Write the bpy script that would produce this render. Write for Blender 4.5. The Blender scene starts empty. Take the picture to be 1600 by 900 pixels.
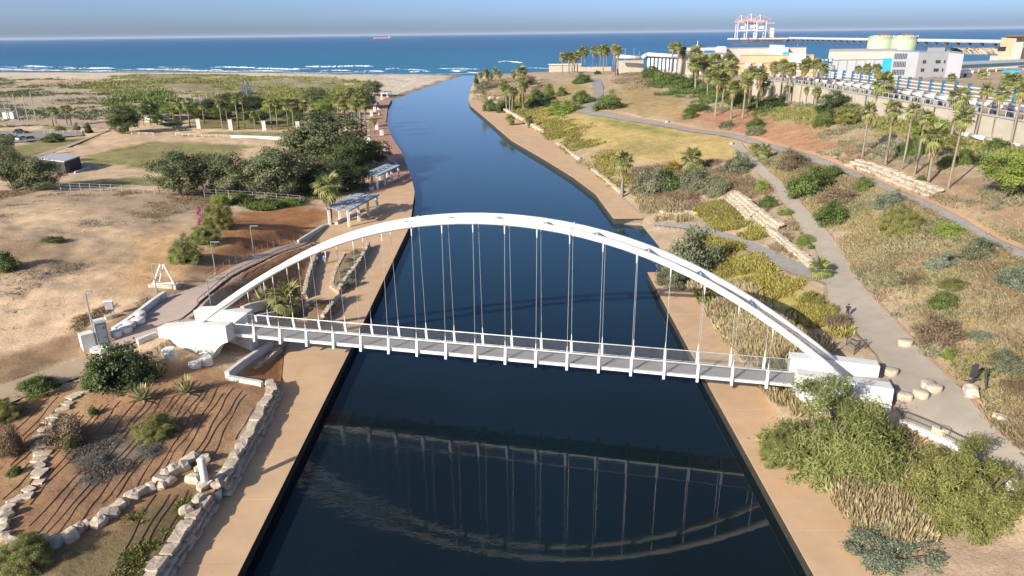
import bpy, bmesh, math, random
import numpy as np
from mathutils import Vector, Matrix

# ------------------------------------------------------------------ camera, sky, sun, exposure
SC = bpy.context.scene
COL = SC.collection
F = 1100.0            # focal length in pixels of a 1600 px wide frame
H = 39.0              # camera height above the water
ROLL = math.atan(-18.0 / 1600.0)
PITCH = math.atan((450 - 52.5) * math.cos(ROLL) / F)
FW = np.array([0, math.cos(PITCH), -math.sin(PITCH)])
_r0 = np.array([1.0, 0, 0]); _u0 = np.array([0, math.sin(PITCH), math.cos(PITCH)])
EX = math.cos(ROLL) * _r0 + math.sin(ROLL) * _u0
EY = math.sin(ROLL) * _r0 - math.cos(ROLL) * _u0
CP = np.array([0, 0, H])
cd = bpy.data.cameras.new('camera'); cam = bpy.data.objects.new('camera', cd); COL.objects.link(cam)
cd.sensor_width = 36.0; cd.lens = F * 36.0 / 1600.0; cd.clip_start = 0.5; cd.clip_end = 150000
cam.matrix_world = Matrix(((EX[0], -EY[0], -FW[0], 0), (EX[1], -EY[1], -FW[1], 0), (EX[2], -EY[2], -FW[2], H), (0, 0, 0, 1)))
SC.camera = cam
SUN_EL, SUN_AZ = math.radians(25.0), math.radians(225.0)     # azimuth clockwise from +Y
w = bpy.data.worlds.new('World'); SC.world = w; w.use_nodes = True
nt = w.node_tree
sky = nt.nodes.new('ShaderNodeTexSky'); sky.sky_type = 'NISHITA'; sky.sun_disc = False
sky.sun_elevation = SUN_EL; sky.sun_rotation = SUN_AZ; sky.air_density = 0.42; sky.dust_density = 2.05; sky.ozone_density = 3.4; sky.altitude = 400
nt.nodes['Background'].inputs['Strength'].default_value = 0.108
nt.links.new(sky.outputs[0], nt.nodes['Background'].inputs['Color'])
sl = bpy.data.lights.new('sun', 'SUN'); sl.energy = 3.85; sl.angle = math.radians(0.5); sl.color = (1.0, 0.925, 0.80)
sun = bpy.data.objects.new('sun', sl); COL.objects.link(sun)
sd = Vector((math.sin(SUN_AZ) * math.cos(SUN_EL), math.cos(SUN_AZ) * math.cos(SUN_EL), math.sin(SUN_EL)))
sun.rotation_euler = sd.to_track_quat('Z', 'Y').to_euler(); sun.location = (-60, -60, 90)
SC.view_settings.view_transform = 'Standard'; SC.view_settings.look = 'None'; SC.view_settings.gamma = 1.0
SC.view_settings.use_curve_mapping = False; SC.view_settings.exposure = 0.9
SC.render.engine = 'CYCLES'
SC.cycles.use_denoising = True; SC.cycles.max_bounces = 6; SC.cycles.diffuse_bounces = 2; SC.cycles.glossy_bounces = 3
SC.cycles.transmission_bounces = 2; SC.cycles.transparent_max_bounces = 8; SC.cycles.caustics_reflective = False; SC.cycles.caustics_refractive = False
SC.cycles.use_adaptive_sampling = True; SC.cycles.adaptive_threshold = 0.01

# ------------------------------------------------------------------ pixel <-> world
def ray(x, y):
    v = F * FW + (x - 800.0) * EX + (y - 450.0) * EY
    return v / np.linalg.norm(v)
def G(x, y, z=0.0):
    v = ray(x, y); return CP + (z - H) / v[2] * v
def depth(p): return float((np.asarray(p, float) - CP) @ FW)
def mpp(p): return depth(p) / F                    # metres per photograph pixel at p
def zat(p, py):                                    # height on the vertical through p that shows at photograph row py
    q = np.array([p[0], p[1], 0.0]); k = (py - 450.0) / F
    return H + (k * (q @ FW) - q @ EY) / (EY[2] - k * FW[2])
rng = random.Random(7); nr = np.random.RandomState(7)

# ------------------------------------------------------------------ objects
def tag(o, label=None, cat=None, group=None, kind=None):
    if label: o['label'] = label
    if cat: o['category'] = cat
    if group: o['group'] = group
    if kind: o['kind'] = kind
    return o
def empty(name, loc, rz=0.0, label=None, cat=None, group=None):
    o = bpy.data.objects.new(name, None); o.empty_display_size = 0.5; COL.objects.link(o)
    o.location = tuple(float(a) for a in loc); o.rotation_euler = (0, 0, rz)
    return tag(o, label, cat, group)
def put(name, me, parent=None, loc=(0, 0, 0), rz=0.0, sc=(1, 1, 1), mat=None, rot=None):
    o = bpy.data.objects.new(name, me); COL.objects.link(o); o.parent = parent
    o.location = tuple(float(a) for a in loc); o.rotation_euler = rot if rot else (0, 0, rz)
    o.scale = (sc, sc, sc) if isinstance(sc, (int, float)) else tuple(sc)
    if mat is not None:
        if not me.materials: me.materials.append(mat)
        elif me.materials[0] != mat: o.material_slots[0].link = 'OBJECT'; o.material_slots[0].material = mat
    return o
def fmesh(name, V, Fc, mat=None, smooth=False, tint=None, col=None):
    V = np.ascontiguousarray(V, dtype=np.float32); Fc = np.ascontiguousarray(Fc, dtype=np.int32)
    me = bpy.data.meshes.new(name); n, k = Fc.shape
    me.vertices.add(len(V)); me.vertices.foreach_set('co', V.ravel())
    me.loops.add(n * k); me.loops.foreach_set('vertex_index', Fc.ravel())
    me.polygons.add(n); me.polygons.foreach_set('loop_start', np.arange(0, n * k, k, dtype=np.int32))
    if smooth: me.polygons.foreach_set('use_smooth', np.ones(n, dtype=bool))
    if tint is not None:
        a = me.attributes.new('tint', 'FLOAT', 'POINT'); a.data.foreach_set('value', np.asarray(tint, dtype=np.float32))
    if col is not None:
        a = me.attributes.new('Col', 'FLOAT_COLOR', 'POINT'); c4 = np.ones((len(V), 4), np.float32); c4[:, :3] = col
        a.data.foreach_set('color', c4.ravel())
    me.update(calc_edges=True); me.validate()
    if mat is not None: me.materials.append(mat)
    return me
class MB:                                          # collects simple shapes, builds ONE mesh object
    def __init__(s): s.v = []; s.f = []
    def add(s, vs, fs):
        b = len(s.v); s.v += [tuple(float(c) for c in q) for q in vs]; s.f += [tuple(b + i for i in f) for f in fs]; return s
    def hexa(s, b4, t4):                           # 4 bottom corners + 4 top corners
        return s.add(list(b4) + list(t4), [(3, 2, 1, 0), (4, 5, 6, 7), (0, 1, 5, 4), (1, 2, 6, 5), (2, 3, 7, 6), (3, 0, 4, 7)])
    def box(s, c, d, rz=0.0):                      # centre of the bottom, dimensions
        x, y, z = d[0] / 2, d[1] / 2, d[2]; cr, sr = math.cos(rz), math.sin(rz)
        P = lambda a, b, e: (c[0] + a * cr - b * sr, c[1] + a * sr + b * cr, c[2] + e)
        return s.hexa([P(-x, -y, 0), P(x, -y, 0), P(x, y, 0), P(-x, y, 0)], [P(-x, -y, z), P(x, -y, z), P(x, y, z), P(-x, y, z)])
    def prism(s, poly, z0, z1):
        n = len(poly); zz0 = z0 if hasattr(z0, '__len__') else [z0] * n; zz1 = z1 if hasattr(z1, '__len__') else [z1] * n
        return s.add([(p[0], p[1], zz0[i]) for i, p in enumerate(poly)] + [(p[0], p[1], zz1[i]) for i, p in enumerate(poly)],
                     [tuple(range(n - 1, -1, -1)), tuple(range(n, 2 * n))] + [(i, (i + 1) % n, n + (i + 1) % n, n + i) for i in range(n)])
    def tube(s, pts, r, seg=8, cap=True):
        pts = [np.asarray(p, float) for p in pts]; n = len(pts); rr = r if hasattr(r, '__len__') else [r] * n; vs = []; fs = []
        ref = None
        for i, p in enumerate(pts):
            t = pts[min(i + 1, n - 1)] - pts[max(i - 1, 0)]; t = t / (np.linalg.norm(t) + 1e-9)
            if ref is None: ref = np.array([0, 0, 1.0]) if abs(t[2]) < .9 else np.array([1.0, 0, 0])
            a = np.cross(t, ref); a /= np.linalg.norm(a) + 1e-9; b = np.cross(a, t); ref = b
            vs += [tuple(p + rr[i] * (math.cos(2 * math.pi * k / seg) * a + math.sin(2 * math.pi * k / seg) * b)) for k in range(seg)]
        for i in range(n - 1):
            for k in range(seg):
                k2 = (k + 1) % seg; fs.append((i * seg + k, i * seg + k2, (i + 1) * seg + k2, (i + 1) * seg + k))
        if cap: fs += [tuple(range(seg - 1, -1, -1)), tuple((n - 1) * seg + k for k in range(seg))]
        return s.add(vs, fs)
    def lathe(s, c, prof, seg=16):                 # prof: (radius, z) from bottom to top
        n = len(prof); vs = []; fs = []
        for r, z in prof: vs += [(c[0] + r * math.cos(2 * math.pi * k / seg), c[1] + r * math.sin(2 * math.pi * k / seg), c[2] + z) for k in range(seg)]
        for i in range(n - 1):
            for k in range(seg):
                k2 = (k + 1) % seg; fs.append((i * seg + k, i * seg + k2, (i + 1) * seg + k2, (i + 1) * seg + k))
        fs += [tuple(range(seg - 1, -1, -1)), tuple((n - 1) * seg + k for k in range(seg))]
        return s.add(vs, fs)
    def mesh(s, name, mat, smooth=False, origin=(0, 0, 0)):
        me = bpy.data.meshes.new(name); o = np.asarray(origin, float)
        me.from_pydata([tuple(np.asarray(v) - o) for v in s.v], [], s.f); me.validate()
        bm = bmesh.new(); bm.from_mesh(me); bmesh.ops.recalc_face_normals(bm, faces=bm.faces); bm.to_mesh(me); bm.free()
        if smooth: me.polygons.foreach_set('use_smooth', [True] * len(me.polygons))
        me.materials.append(mat); return me
    def build(s, name, mat, parent=None, smooth=False):
        if parent is not None: return put(name, s.mesh(name, mat, smooth, tuple(parent.location)), parent)
        a = np.array(s.v); o = ((a[:, 0].min() + a[:, 0].max()) / 2, (a[:, 1].min() + a[:, 1].max()) / 2, a[:, 2].min())
        return put(name, s.mesh(name, mat, smooth, o), None, o)
def ordn(n): return '%d%s' % (n, 'th' if 10 <= n % 100 <= 20 else {1: 'st', 2: 'nd', 3: 'rd'}.get(n % 10, 'th'))

# ------------------------------------------------------------------ materials
def nodes(m): m.use_nodes = True; t = m.node_tree; return t, t.nodes, t.links, t.nodes['Principled BSDF']
def M(name, c1, c2=None, scale=1.0, rough=0.7, bump=0.0, bscale=None, metal=0.0, spec=0.4, detail=4.0, stretch=None, stain=None):
    m = bpy.data.materials.new(name); t, N, L, P = nodes(m)
    P.inputs['Roughness'].default_value = rough; P.inputs['Metallic'].default_value = metal; P.inputs['Specular IOR Level'].default_value = spec
    P.inputs['Base Color'].default_value = (*c1, 1)
    geo = N.new('ShaderNodeNewGeometry'); src = geo.outputs['Position']
    if stretch:
        mp = N.new('ShaderNodeMapping'); mp.inputs['Scale'].default_value = stretch; L.new(src, mp.inputs[0]); src = mp.outputs[0]
    if c2:
        n1 = N.new('ShaderNodeTexNoise'); n1.inputs['Scale'].default_value = scale; n1.inputs['Detail'].default_value = detail; L.new(src, n1.inputs['Vector'])
        r = N.new('ShaderNodeValToRGB'); r.color_ramp.elements[0].position = .32; r.color_ramp.elements[1].position = .68
        r.color_ramp.elements[0].color = (*c1, 1); r.color_ramp.elements[1].color = (*c2, 1)
        L.new(n1.outputs['Fac'], r.inputs[0]); L.new(r.outputs[0], P.inputs['Base Color'])
        if stain:
            n3 = N.new('ShaderNodeTexNoise'); n3.inputs['Scale'].default_value = .11; n3.inputs['Detail'].default_value = 7; n3.inputs['Distortion'].default_value = 1.2; L.new(src, n3.inputs['Vector'])
            mr = N.new('ShaderNodeMapRange'); mr.inputs[1].default_value = .52; mr.inputs[2].default_value = .70; mr.inputs[4].default_value = .75; L.new(n3.outputs['Fac'], mr.inputs[0])
            mxs = N.new('ShaderNodeMix'); mxs.data_type = 'RGBA'; L.new(mr.outputs[0], mxs.inputs[0]); L.new(r.outputs[0], mxs.inputs[6]); mxs.inputs[7].default_value = (*stain, 1)
            n4 = N.new('ShaderNodeTexNoise'); n4.inputs['Scale'].default_value = 1.7; n4.inputs['Detail'].default_value = 3; L.new(src, n4.inputs['Vector'])
            m4 = N.new('ShaderNodeMapRange'); m4.inputs[1].default_value = .66; m4.inputs[2].default_value = .74; m4.inputs[4].default_value = .3; L.new(n4.outputs['Fac'], m4.inputs[0])
            mx2 = N.new('ShaderNodeMix'); mx2.data_type = 'RGBA'; L.new(m4.outputs[0], mx2.inputs[0]); L.new(mxs.outputs[2], mx2.inputs[6]); mx2.inputs[7].default_value = (.22, .15, .10, 1); L.new(mx2.outputs[2], P.inputs['Base Color'])
    if bump:
        n2 = N.new('ShaderNodeTexNoise'); n2.inputs['Scale'].default_value = bscale or scale * 3; n2.inputs['Detail'].default_value = 5; L.new(src, n2.inputs['Vector'])
        b = N.new('ShaderNodeBump'); b.inputs['Strength'].default_value = 1.0; b.inputs['Distance'].default_value = bump; L.new(n2.outputs['Fac'], b.inputs['Height']); L.new(b.outputs[0], P.inputs['Normal'])
    return m
def leafmat(name, dark, light, hue=0.0, trans=0.25):
    m = bpy.data.materials.new(name); t, N, L, P = nodes(m)
    a = N.new('ShaderNodeAttribute'); a.attribute_name = 'tint'
    oi = N.new('ShaderNodeObjectInfo')
    ad = N.new('ShaderNodeMath'); ad.operation = 'MULTIPLY_ADD'; ad.inputs[1].default_value = 0.35; L.new(oi.outputs['Random'], ad.inputs[0])
    s = N.new('ShaderNodeMath'); s.operation = 'SUBTRACT'; L.new(a.outputs['Fac'], s.inputs[0]); s.inputs[1].default_value = 0.175; L.new(s.outputs[0], ad.inputs[2])
    r = N.new('ShaderNodeValToRGB'); r.color_ramp.elements[0].color = (*dark, 1); r.color_ramp.elements[1].color = (*light, 1); L.new(ad.outputs[0], r.inputs[0])
    L.new(r.outputs[0], P.inputs['Base Color']); P.inputs['Roughness'].default_value = 0.6; P.inputs['Specular IOR Level'].default_value = 0.25
    tr = N.new('ShaderNodeBsdfTranslucent'); L.new(r.outputs[0], tr.inputs[0]); mx = N.new('ShaderNodeMixShader'); mx.inputs[0].default_value = trans
    L.new(P.outputs[0], mx.inputs[1]); L.new(tr.outputs[0], mx.inputs[2]); L.new(mx.outputs[0], N['Material Output'].inputs[0])
    return m
WHITE = M('white_paint', (.80, .79, .76), (.74, .73, .69), .6, .45, .004, 6)
WHITE_STEEL = M('white_steel', (.72, .715, .69), (.64, .63, .59), .7, .34, .003, 5, detail=9, stretch=(1, 1, .35))
WHITE_WALL = M('white_plaster', (.72, .71, .675), (.62, .605, .55), .5, .8, .01, 5, detail=8)
CREAM = M('cream_stone', (.50, .42, .31), (.36, .29, .21), 1.1, .9, .05, 4, detail=8)
LIMESTONE = M('pale_limestone', (.58, .50, .39), (.40, .32, .23), 1.4, .9, .05, 5, detail=8)
GREYSTONE = M('concrete', (.40, .38, .35), (.32, .30, .27), 1.5, .85, .01, 8)
DECK = M('grey_deck', (.40, .375, .35), (.34, .32, .295), 3.0, .85, .006, 12)
STEEL = M('galvanised_steel', (.45, .46, .47), (.38, .39, .40), 2, .4, metal=.6)
DARKSTEEL = M('dark_steel', (.05, .05, .055), (.08, .08, .08), 2, .5)
CABLE = M('hanger_steel', (.55, .56, .57), None, 1, .35, metal=.5)
BLACKPIPE = M('black_hose', (.15, .095, .065), None, 1, .7)
WOOD = M('weathered_wood', (.16, .11, .075), (.10, .07, .05), 3, .8, .01, 9)
TRUNK = M('palm_trunk', (.30, .25, .20), (.20, .16, .125), 3, .9, .03, 9, stretch=(1, 1, 4))
BARK = M('bark', (.16, .12, .085), (.10, .075, .055), 3, .9, .03, 9, stretch=(1, 1, .3))
PROM = M('promenade_concrete', (.60, .40, .235), (.50, .34, .205), .35, .85, .006, 7, detail=12, stain=(.58, .35, .17))
PAVER = M('red_paving', (.44, .25, .165), (.35, .20, .135), 1.2, .85, .01, 3, detail=8, stretch=(.25, 1.6, 1))
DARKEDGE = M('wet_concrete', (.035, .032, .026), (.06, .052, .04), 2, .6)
PATH = M('path_asphalt', (.39, .335, .265), (.33, .28, .225), .5, .9, .008, 9, detail=9)
ASPH = M('grey_path', (.31, .285, .26), (.25, .23, .21), .6, .9, .008, 9, detail=9)
SANDPATH = M('sandy_path', (.46, .34, .23), (.38, .28, .19), .5, .95, .02, 6, detail=9)
REDPLAZA = M('pink_paving', (.54, .415, .335), (.47, .36, .29), .7, .85, .008, 6, detail=9)
ORANGE = M('orange_verge', (.50, .30, .17), (.42, .26, .15), .8, .9, .02, 6, detail=8)
KERB = M('red_kerb', (.38, .16, .09), (.45, .26, .17), 1.5, .85)
GLASSBLUE = M('blue_roof_panel', (.40, .45, .49), (.30, .35, .39), 1.2, .25, spec=.6)
ROOFFRAME = M('roof_frame', (.25, .29, .33), None, 1, .5)

# ------------------------------------------------------------------ terrain height
def arr(l): return np.array(l, float)
def pxz(l): return arr([[*G(a, b, c)[:2], c] for a, b, c in l])
XL = arr([(-20.8, 10), (-20.9, 82), (-21.5, 144.3), (-24.7, 177.6), (-27.6, 194.6), (-36.7, 239.7), (-46.4, 279.5), (-57.7, 333.8), (-69.5, 412.5), (-73.9, 455), (-70, 520), (-57.9, 622), (-47.5, 714), (-44, 780), (-44, 1000)])
XLI = arr([(-26.4, 10), (-26.2, 46), (-25.7, 52), (-26.5, 72), (-29.3, 82.6), (-29.6, 91), (-31.6, 100), (-35.2, 123), (-40.2, 133.8), (-38.6, 148.8), (-39.8, 174), (-38.8, 190), (-40, 213), (-45.6, 240), (-54.6, 280), (-65.5, 334), (-76, 413), (-80, 455)])
XR = arr([(22.0, 10), (22.3, 72), (22.8, 111.7), (27.0, 114), (28.5, 130.7), (28, 147), (22.2, 148), (21.1, 173), (17.3, 195.4), (10.7, 225), (0.6, 267), (-11.2, 340), (-22.2, 407), (-26.4, 462), (-30, 560), (-32.8, 733), (-32, 800), (-32, 1000)])
XRI = arr([(27.5, 10), (27.6, 72), (28.2, 108), (28.6, 112), (28.6, 147), (29.0, 150.4), (26.6, 173), (23.9, 198), (18.1, 243), (11.2, 293), (-2.3, 366.7), (-15.5, 419), (-24.5, 462), (-30, 560), (-32, 1000)])
YPL, YPR0, YPR1 = 455.0, 148.0, 440.0             # end of the left promenade; gap and end of the right one
def ip(tab, y): return np.interp(y, tab[:, 1], tab[:, 0])
def shore(x): return np.interp(x, [-900, -647, -293, -63, -33, 47, 150, 300, 600, 900], [1000, 937, 852, 751, 733, 800, 720, 760, 900, 1100])
CL = [(275, 900, 2.0), (345, 785, 2.0), (430, 620, 2.1), (240, 890, 2.3), (310, 780, 2.4), (395, 615, 2.5), (100, 880, 2.9), (200, 820, 2.8), (20, 760, 3.4), (120, 740, 3.2), (220, 700, 3.1), (20, 660, 3.9), (150, 640, 3.6), (260, 620, 3.3),
      (330, 590, 3.0), (280, 560, 3.5), (200, 580, 3.9), (390, 560, 2.0), (430, 545, 1.5), (90, 590, 4.5), (10, 600, 4.8), (160, 535, 5.2), (240, 510, 5.7), (260, 480, 5.9), (310, 470, 5.7), (345, 450, 5.2), (400, 410, 4.0), (440, 392, 2.9), (480, 378, 1.7), (505, 372, 1.25),
      (400, 450, 3.6), (440, 430, 2.4), (470, 470, 1.6), (490, 400, 1.5), (380, 500, 3.4), (430, 490, 2.0), (60, 520, 5.4), (0, 500, 5.6), (150, 440, 6.2), (50, 420, 6.8), (100, 380, 6.4), (0, 370, 7.5), (200, 400, 5.6), (250, 430, 6.2), (300, 400, 5.6), (330, 420, 5.8), (390, 390, 4.7),
      (120, 320, 6.0), (200, 330, 5.4), (300, 330, 4.6), (380, 360, 4.6), (430, 345, 3.0), (480, 330, 2.0), (150, 290, 4.4), (0, 300, 5.0), (250, 240, 3.4), (100, 240, 3.5), (0, 240, 3.6), (150, 215, 3.2), (30, 210, 3.2), (300, 200, 3.0), (400, 200, 2.6), (480, 210, 2.2), (540, 200, 1.7), (420, 300, 2.8), (500, 260, 2.0), (550, 230, 1.5),
      (480, 175, 2.3), (560, 160, 1.6), (100, 150, 4.5), (20, 135, 4.5), (240, 122, 6.5), (400, 130, 4.5), (500, 122, 5.5), (560, 130, 3.0), (300, 118, 2.0), (600, 122, 1.6), (100, 120, 2.5), (20, 118, 2.2), (650, 130, 1.2), (600, 138, 1.6)]
CR = [(1180, 640, 1.4), (1220, 640, 2.0), (1250, 620, 3.0), (1200, 600, 2.4), (1150, 540, 1.7), (1200, 500, 3.0), (1250, 540, 4.2), (1300, 545, 5.3), (1100, 480, 1.5), (1150, 450, 2.9), (1220, 460, 4.4), (1060, 430, 1.4), (1090, 400, 1.9), (1150, 410, 3.3), (1210, 430, 4.6), (1040, 380, 1.1),
      (1300, 800, 1.4), (1340, 880, 1.4), (1400, 800, 1.7), (1500, 860, 2.0), (1590, 880, 2.6), (1400, 720, 2.6), (1350, 650, 3.2), (1450, 660, 5.3), (1400, 615, 5.5), (1470, 740, 2.4), (1580, 735, 5.1), (1560, 800, 2.6),
      (1600, 730, 5.2), (1530, 655, 5.4), (1470, 600, 5.6), (1400, 545, 5.8), (1350, 490, 5.9), (1310, 440, 6.1), (1290, 400, 6.5), (1255, 345, 7.3), (1220, 300, 8.1), (1180, 250, 9.2), (1145, 222, 9.9),
      (1600, 395, 12.6), (1500, 345, 12.4), (1400, 293, 12.2), (1320, 261, 11.9), (1200, 222, 10.9), (1100, 201, 9.9), (1000, 186, 8.8), (940, 178, 8.2), (935, 150, 8.8), (930, 125, 10.2),
      (1245, 420, 5.2), (1160, 382, 3.7), (1095, 360, 2.6), (1030, 348, 1.5), (1130, 330, 4.6), (1200, 350, 5.8), (1100, 300, 4.8), (1160, 290, 6.8),
      (1560, 310, 14.8), (1450, 265, 14.6), (1340, 230, 14.6), (1250, 200, 14.4), (1570, 245, 16.6), (1500, 220, 16.6), (1400, 200, 16.6), (1300, 172, 16.6), (1200, 155, 16), (1100, 150, 14), (1100, 122, 15), (1010, 117, 14), (980, 118, 13), (960, 118, 12.5), (880, 113, 8.6), (850, 122, 7), (800, 128, 4.5), (760, 132, 3), (748, 150, 2.0), (840, 150, 6),
      (1050, 240, 6.4), (950, 215, 5.2), (870, 190, 4.0), (900, 150, 7.6), (1000, 150, 10.5), (1040, 300, 3.0), (980, 270, 3.0), (900, 220, 3.0), (820, 170, 3.0), (1450, 450, 8.6), (1550, 550, 7.6), (1500, 400, 10.2), (1350, 350, 9.2), (1590, 640, 6.6), (1420, 500, 7.0), (1600, 480, 9.6)]
WL = [(-80, 25, 4.5), (-40, 25, 2.6), (-120, 50, 6), (-220, 120, 6), (-400, 200, 4.5), (-700, 400, 4.5), (-900, 800, 4.5), (-600, 850, 2.5), (-500, 600, 4.5), (-250, 500, 3.6)]
WR = [(60, 25, 3.2), (90, 25, 6), (130, 60, 12), (190, 110, 16.4), (320, 150, 16), (500, 300, 14), (420, 480, 13), (260, 420, 13), (150, 430, 14), (330, 560, 10), (600, 650, 8), (800, 400, 12), (150, 620, 8), (70, 560, 8), (20, 560, 5), (-10, 520, 3.5), (20, 700, 3), (900, 900, 6)]
def tps(C):
    X = C[:, :2] / 100.0; n = len(C); d = np.linalg.norm(X[:, None] - X[None], axis=2); K = np.where(d > 0, d * d * np.log(d + 1e-12), 0)
    A = np.zeros((n + 3, n + 3)); A[:n, :n] = K + np.eye(n) * 2e-3; A[:n, n] = 1; A[:n, n + 1:] = X; A[n, :n] = 1; A[n + 1:, :n] = X.T
    b = np.zeros(n + 3); b[:n] = C[:, 2]; return X, np.linalg.solve(A, b)
def edgepts(tab, y0, y1, st, z, off):
    ys = np.arange(y0, y1, st); return np.c_[ip(tab, ys) + off, ys, np.full(len(ys), z)]
TL = tps(np.vstack([pxz(CL), arr(WL), edgepts(XLI, 74, 90, 2.5, 1.2, -.4), edgepts(XLI, 92, 450, 12, 1.25, -.8)]))
TR = tps(np.vstack([pxz(CR), arr(WR), edgepts(XRI, 30, 440, 14, 1.25, 1.0)]))
def ev(T, x, y):
    X, c = T; q = np.c_[x, y] / 100.0; out = np.full(len(q), c[len(X)]) + q @ c[len(X) + 1:]
    for i in range(len(X)):
        d2 = (q[:, 0] - X[i, 0]) ** 2 + (q[:, 1] - X[i, 1]) ** 2; out += c[i] * 0.5 * d2 * np.log(d2 + 1e-12)
    return out
def Zt(x, y):
    x = np.atleast_1d(np.asarray(x, float)); y = np.atleast_1d(np.asarray(y, float)); z = np.zeros(len(x))
    xl, xr = ip(XL, y), ip(XR, y); left = x < (xl + xr) / 2; sh = shore(x)
    if left.any():
        a, b = x[left], y[left]; v = np.clip(ev(TL, a, b), 1.2, 9.0); d = ip(XLI, b) - a; dw = xl[left] - a
        v = np.where(b < YPL, np.where(d < 0, -0.8, v), np.minimum(v, np.where(dw < 0, dw * .3, dw * .05)))
        z[left] = np.minimum(v, (sh[left] - b) * .022)
    r = ~left
    if r.any():
        a, b = x[r], y[r]; v = np.clip(ev(TR, a, b), 0.9, 18.5); d = a - ip(XRI, b); dw = a - xr[r]
        inl = (b > 111.8) & (b < YPR0); nat = inl | (b > YPR1)
        v = np.where(nat, np.minimum(v, dw * np.where(inl, .35, .6)), np.where(d < 0, -0.8, v))
        z[r] = np.minimum(v, (sh[r] - b) * .05)
    return np.maximum(z, -3.0)
_TS = np.exp(np.linspace(math.log(25.0), math.log(2500.0), 700))
def T(px, py):                                     # the point of the ground that photograph pixel (px, py) looks at
    r = ray(px, py); P = CP[None] + _TS[:, None] * r[None]; g = P[:, 2] - np.maximum(Zt(P[:, 0], P[:, 1]), 0.0)
    k = int(np.argmax(g < 0))
    if g[k] >= 0: return G(px, py, 0.0)
    a, b = _TS[k - 1], _TS[k]; ga, gb = g[k - 1], g[k]; t = a + (b - a) * ga / (ga - gb); q = CP + t * r
    q[2] = max(float(Zt(q[0], q[1])[0]), 0.0); return q
def inpoly(x, y, poly):
    c = np.zeros(len(x), bool); n = len(poly)
    for i in range(n):
        x1, y1 = poly[i][:2]; x2, y2 = poly[(i + 1) % n][:2]
        if y1 != y2: c ^= ((y1 > y) != (y2 > y)) & (x < (x2 - x1) * (y - y1) / (y2 - y1) + x1)
    return c
def TP(l): return [T(*p) for p in l]
# ------------------------------------------------------------------ paths (ribbons that follow the ground)
def vn(x, y, s, seed=0):
    x = np.asarray(x) / s; y = np.asarray(y) / s; xi = np.floor(x).astype(np.int64); yi = np.floor(y).astype(np.int64); fx = x - xi; fy = y - yi
    fx = fx * fx * (3 - 2 * fx); fy = fy * fy * (3 - 2 * fy)
    def hs(a, b):
        h = (a * 374761393 + b * 668265263 + seed * 982451653) & 0xffffffff; h = ((h ^ (h >> 13)) * 1274126177) & 0xffffffff; return ((h ^ (h >> 16)) & 0xffff) / 65535.0
    return (hs(xi, yi) * (1 - fx) + hs(xi + 1, yi) * fx) * (1 - fy) + (hs(xi, yi + 1) * (1 - fx) + hs(xi + 1, yi + 1) * fx) * fy
def fbm(x, y, s, seed=0): return (vn(x, y, s, seed) * .55 + vn(x, y, s / 2.3, seed + 1) * .3 + vn(x, y, s / 5.1, seed + 2) * .15)
def resamp(P, n):
    P = arr(P); d = np.r_[0, np.cumsum(np.linalg.norm(np.diff(P[:, :2], axis=0), axis=1))]; t = np.linspace(0, d[-1], n)
    return np.c_[[np.interp(t, d, P[:, i]) for i in range(3)]].T
FOOT = []                                          # ground polygons under the paths
LEVEL = []
def ribbon(name, Lp, Rp, mat, n=60, off=.07, across=6, foot=True, world=False, trim=None, level=False):
    A = resamp(Lp if world else TP(Lp), n); B = resamp(Rp if world else TP(Rp), n)
    if trim: A, B = A + (B - A) * trim[0], A + (B - A) * trim[1]
    V = []; mid = (A + B) / 2; zc = np.maximum(Zt(mid[:, 0], mid[:, 1]), .3)
    if level: LEVEL.append((np.c_[mid[:, :2], zc], np.linalg.norm(A - B, axis=1) / 2))
    for i in range(n):
        for k in range(across + 1):
            q = A[i] + (B[i] - A[i]) * k / across; V.append([q[0], q[1], (zc[i] if level else max(float(Zt(q[0], q[1])[0]), .3)) + off])
    Fc = [(i * (across + 1) + k, i * (across + 1) + k + 1, (i + 1) * (across + 1) + k + 1, (i + 1) * (across + 1) + k) for i in range(n - 1) for k in range(across)]
    me = fmesh(name, V, Fc, mat); o = put(name, me); bm = bmesh.new(); bm.from_mesh(me); bmesh.ops.recalc_face_normals(bm, faces=bm.faces)
    if sum(f.normal.z for f in bm.faces) < 0: bmesh.ops.reverse_faces(bm, faces=bm.faces)
    bm.to_mesh(me); bm.free()
    if foot: FOOT.append([tuple(p[:2]) for p in A] + [tuple(p[:2]) for p in B[::-1]])
    return o, A, B
LOW_L = [(1600, 762), (1545, 722), (1480, 690), (1420, 664), (1398, 632), (1386, 590), (1375, 560), (1340, 522), (1295, 472), (1290, 430), (1276, 392), (1250, 356), (1226, 320), (1202, 288), (1176, 262), (1150, 238), (1140, 222)]
LOW_R = [(1600, 707), (1555, 669), (1518, 627), (1497, 602), (1449, 560), (1417, 522), (1380, 482), (1350, 450), (1320, 400), (1300, 370), (1268, 336), (1242, 306), (1222, 284), (1194, 260), (1172, 240), (1158, 222)]
def ext(P, dx, dy): a = P[0]; return [(a[0] + dx, a[1] + dy)] + P
lp, LA, LB = ribbon('lower_path', ext(LOW_L, 120, 90), ext(LOW_R, 120, 100), PATH, 110); tag(lp, 'beige path running from the bridge end up the slope', kind='structure')
o, _, _ = ribbon('path_kerb', LB + (LB - LA) * .012, LB + (LB - LA) * .05, KERB, 110, .12, 1, world=True); tag(o, 'red kerb along the lower path', kind='structure')
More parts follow.
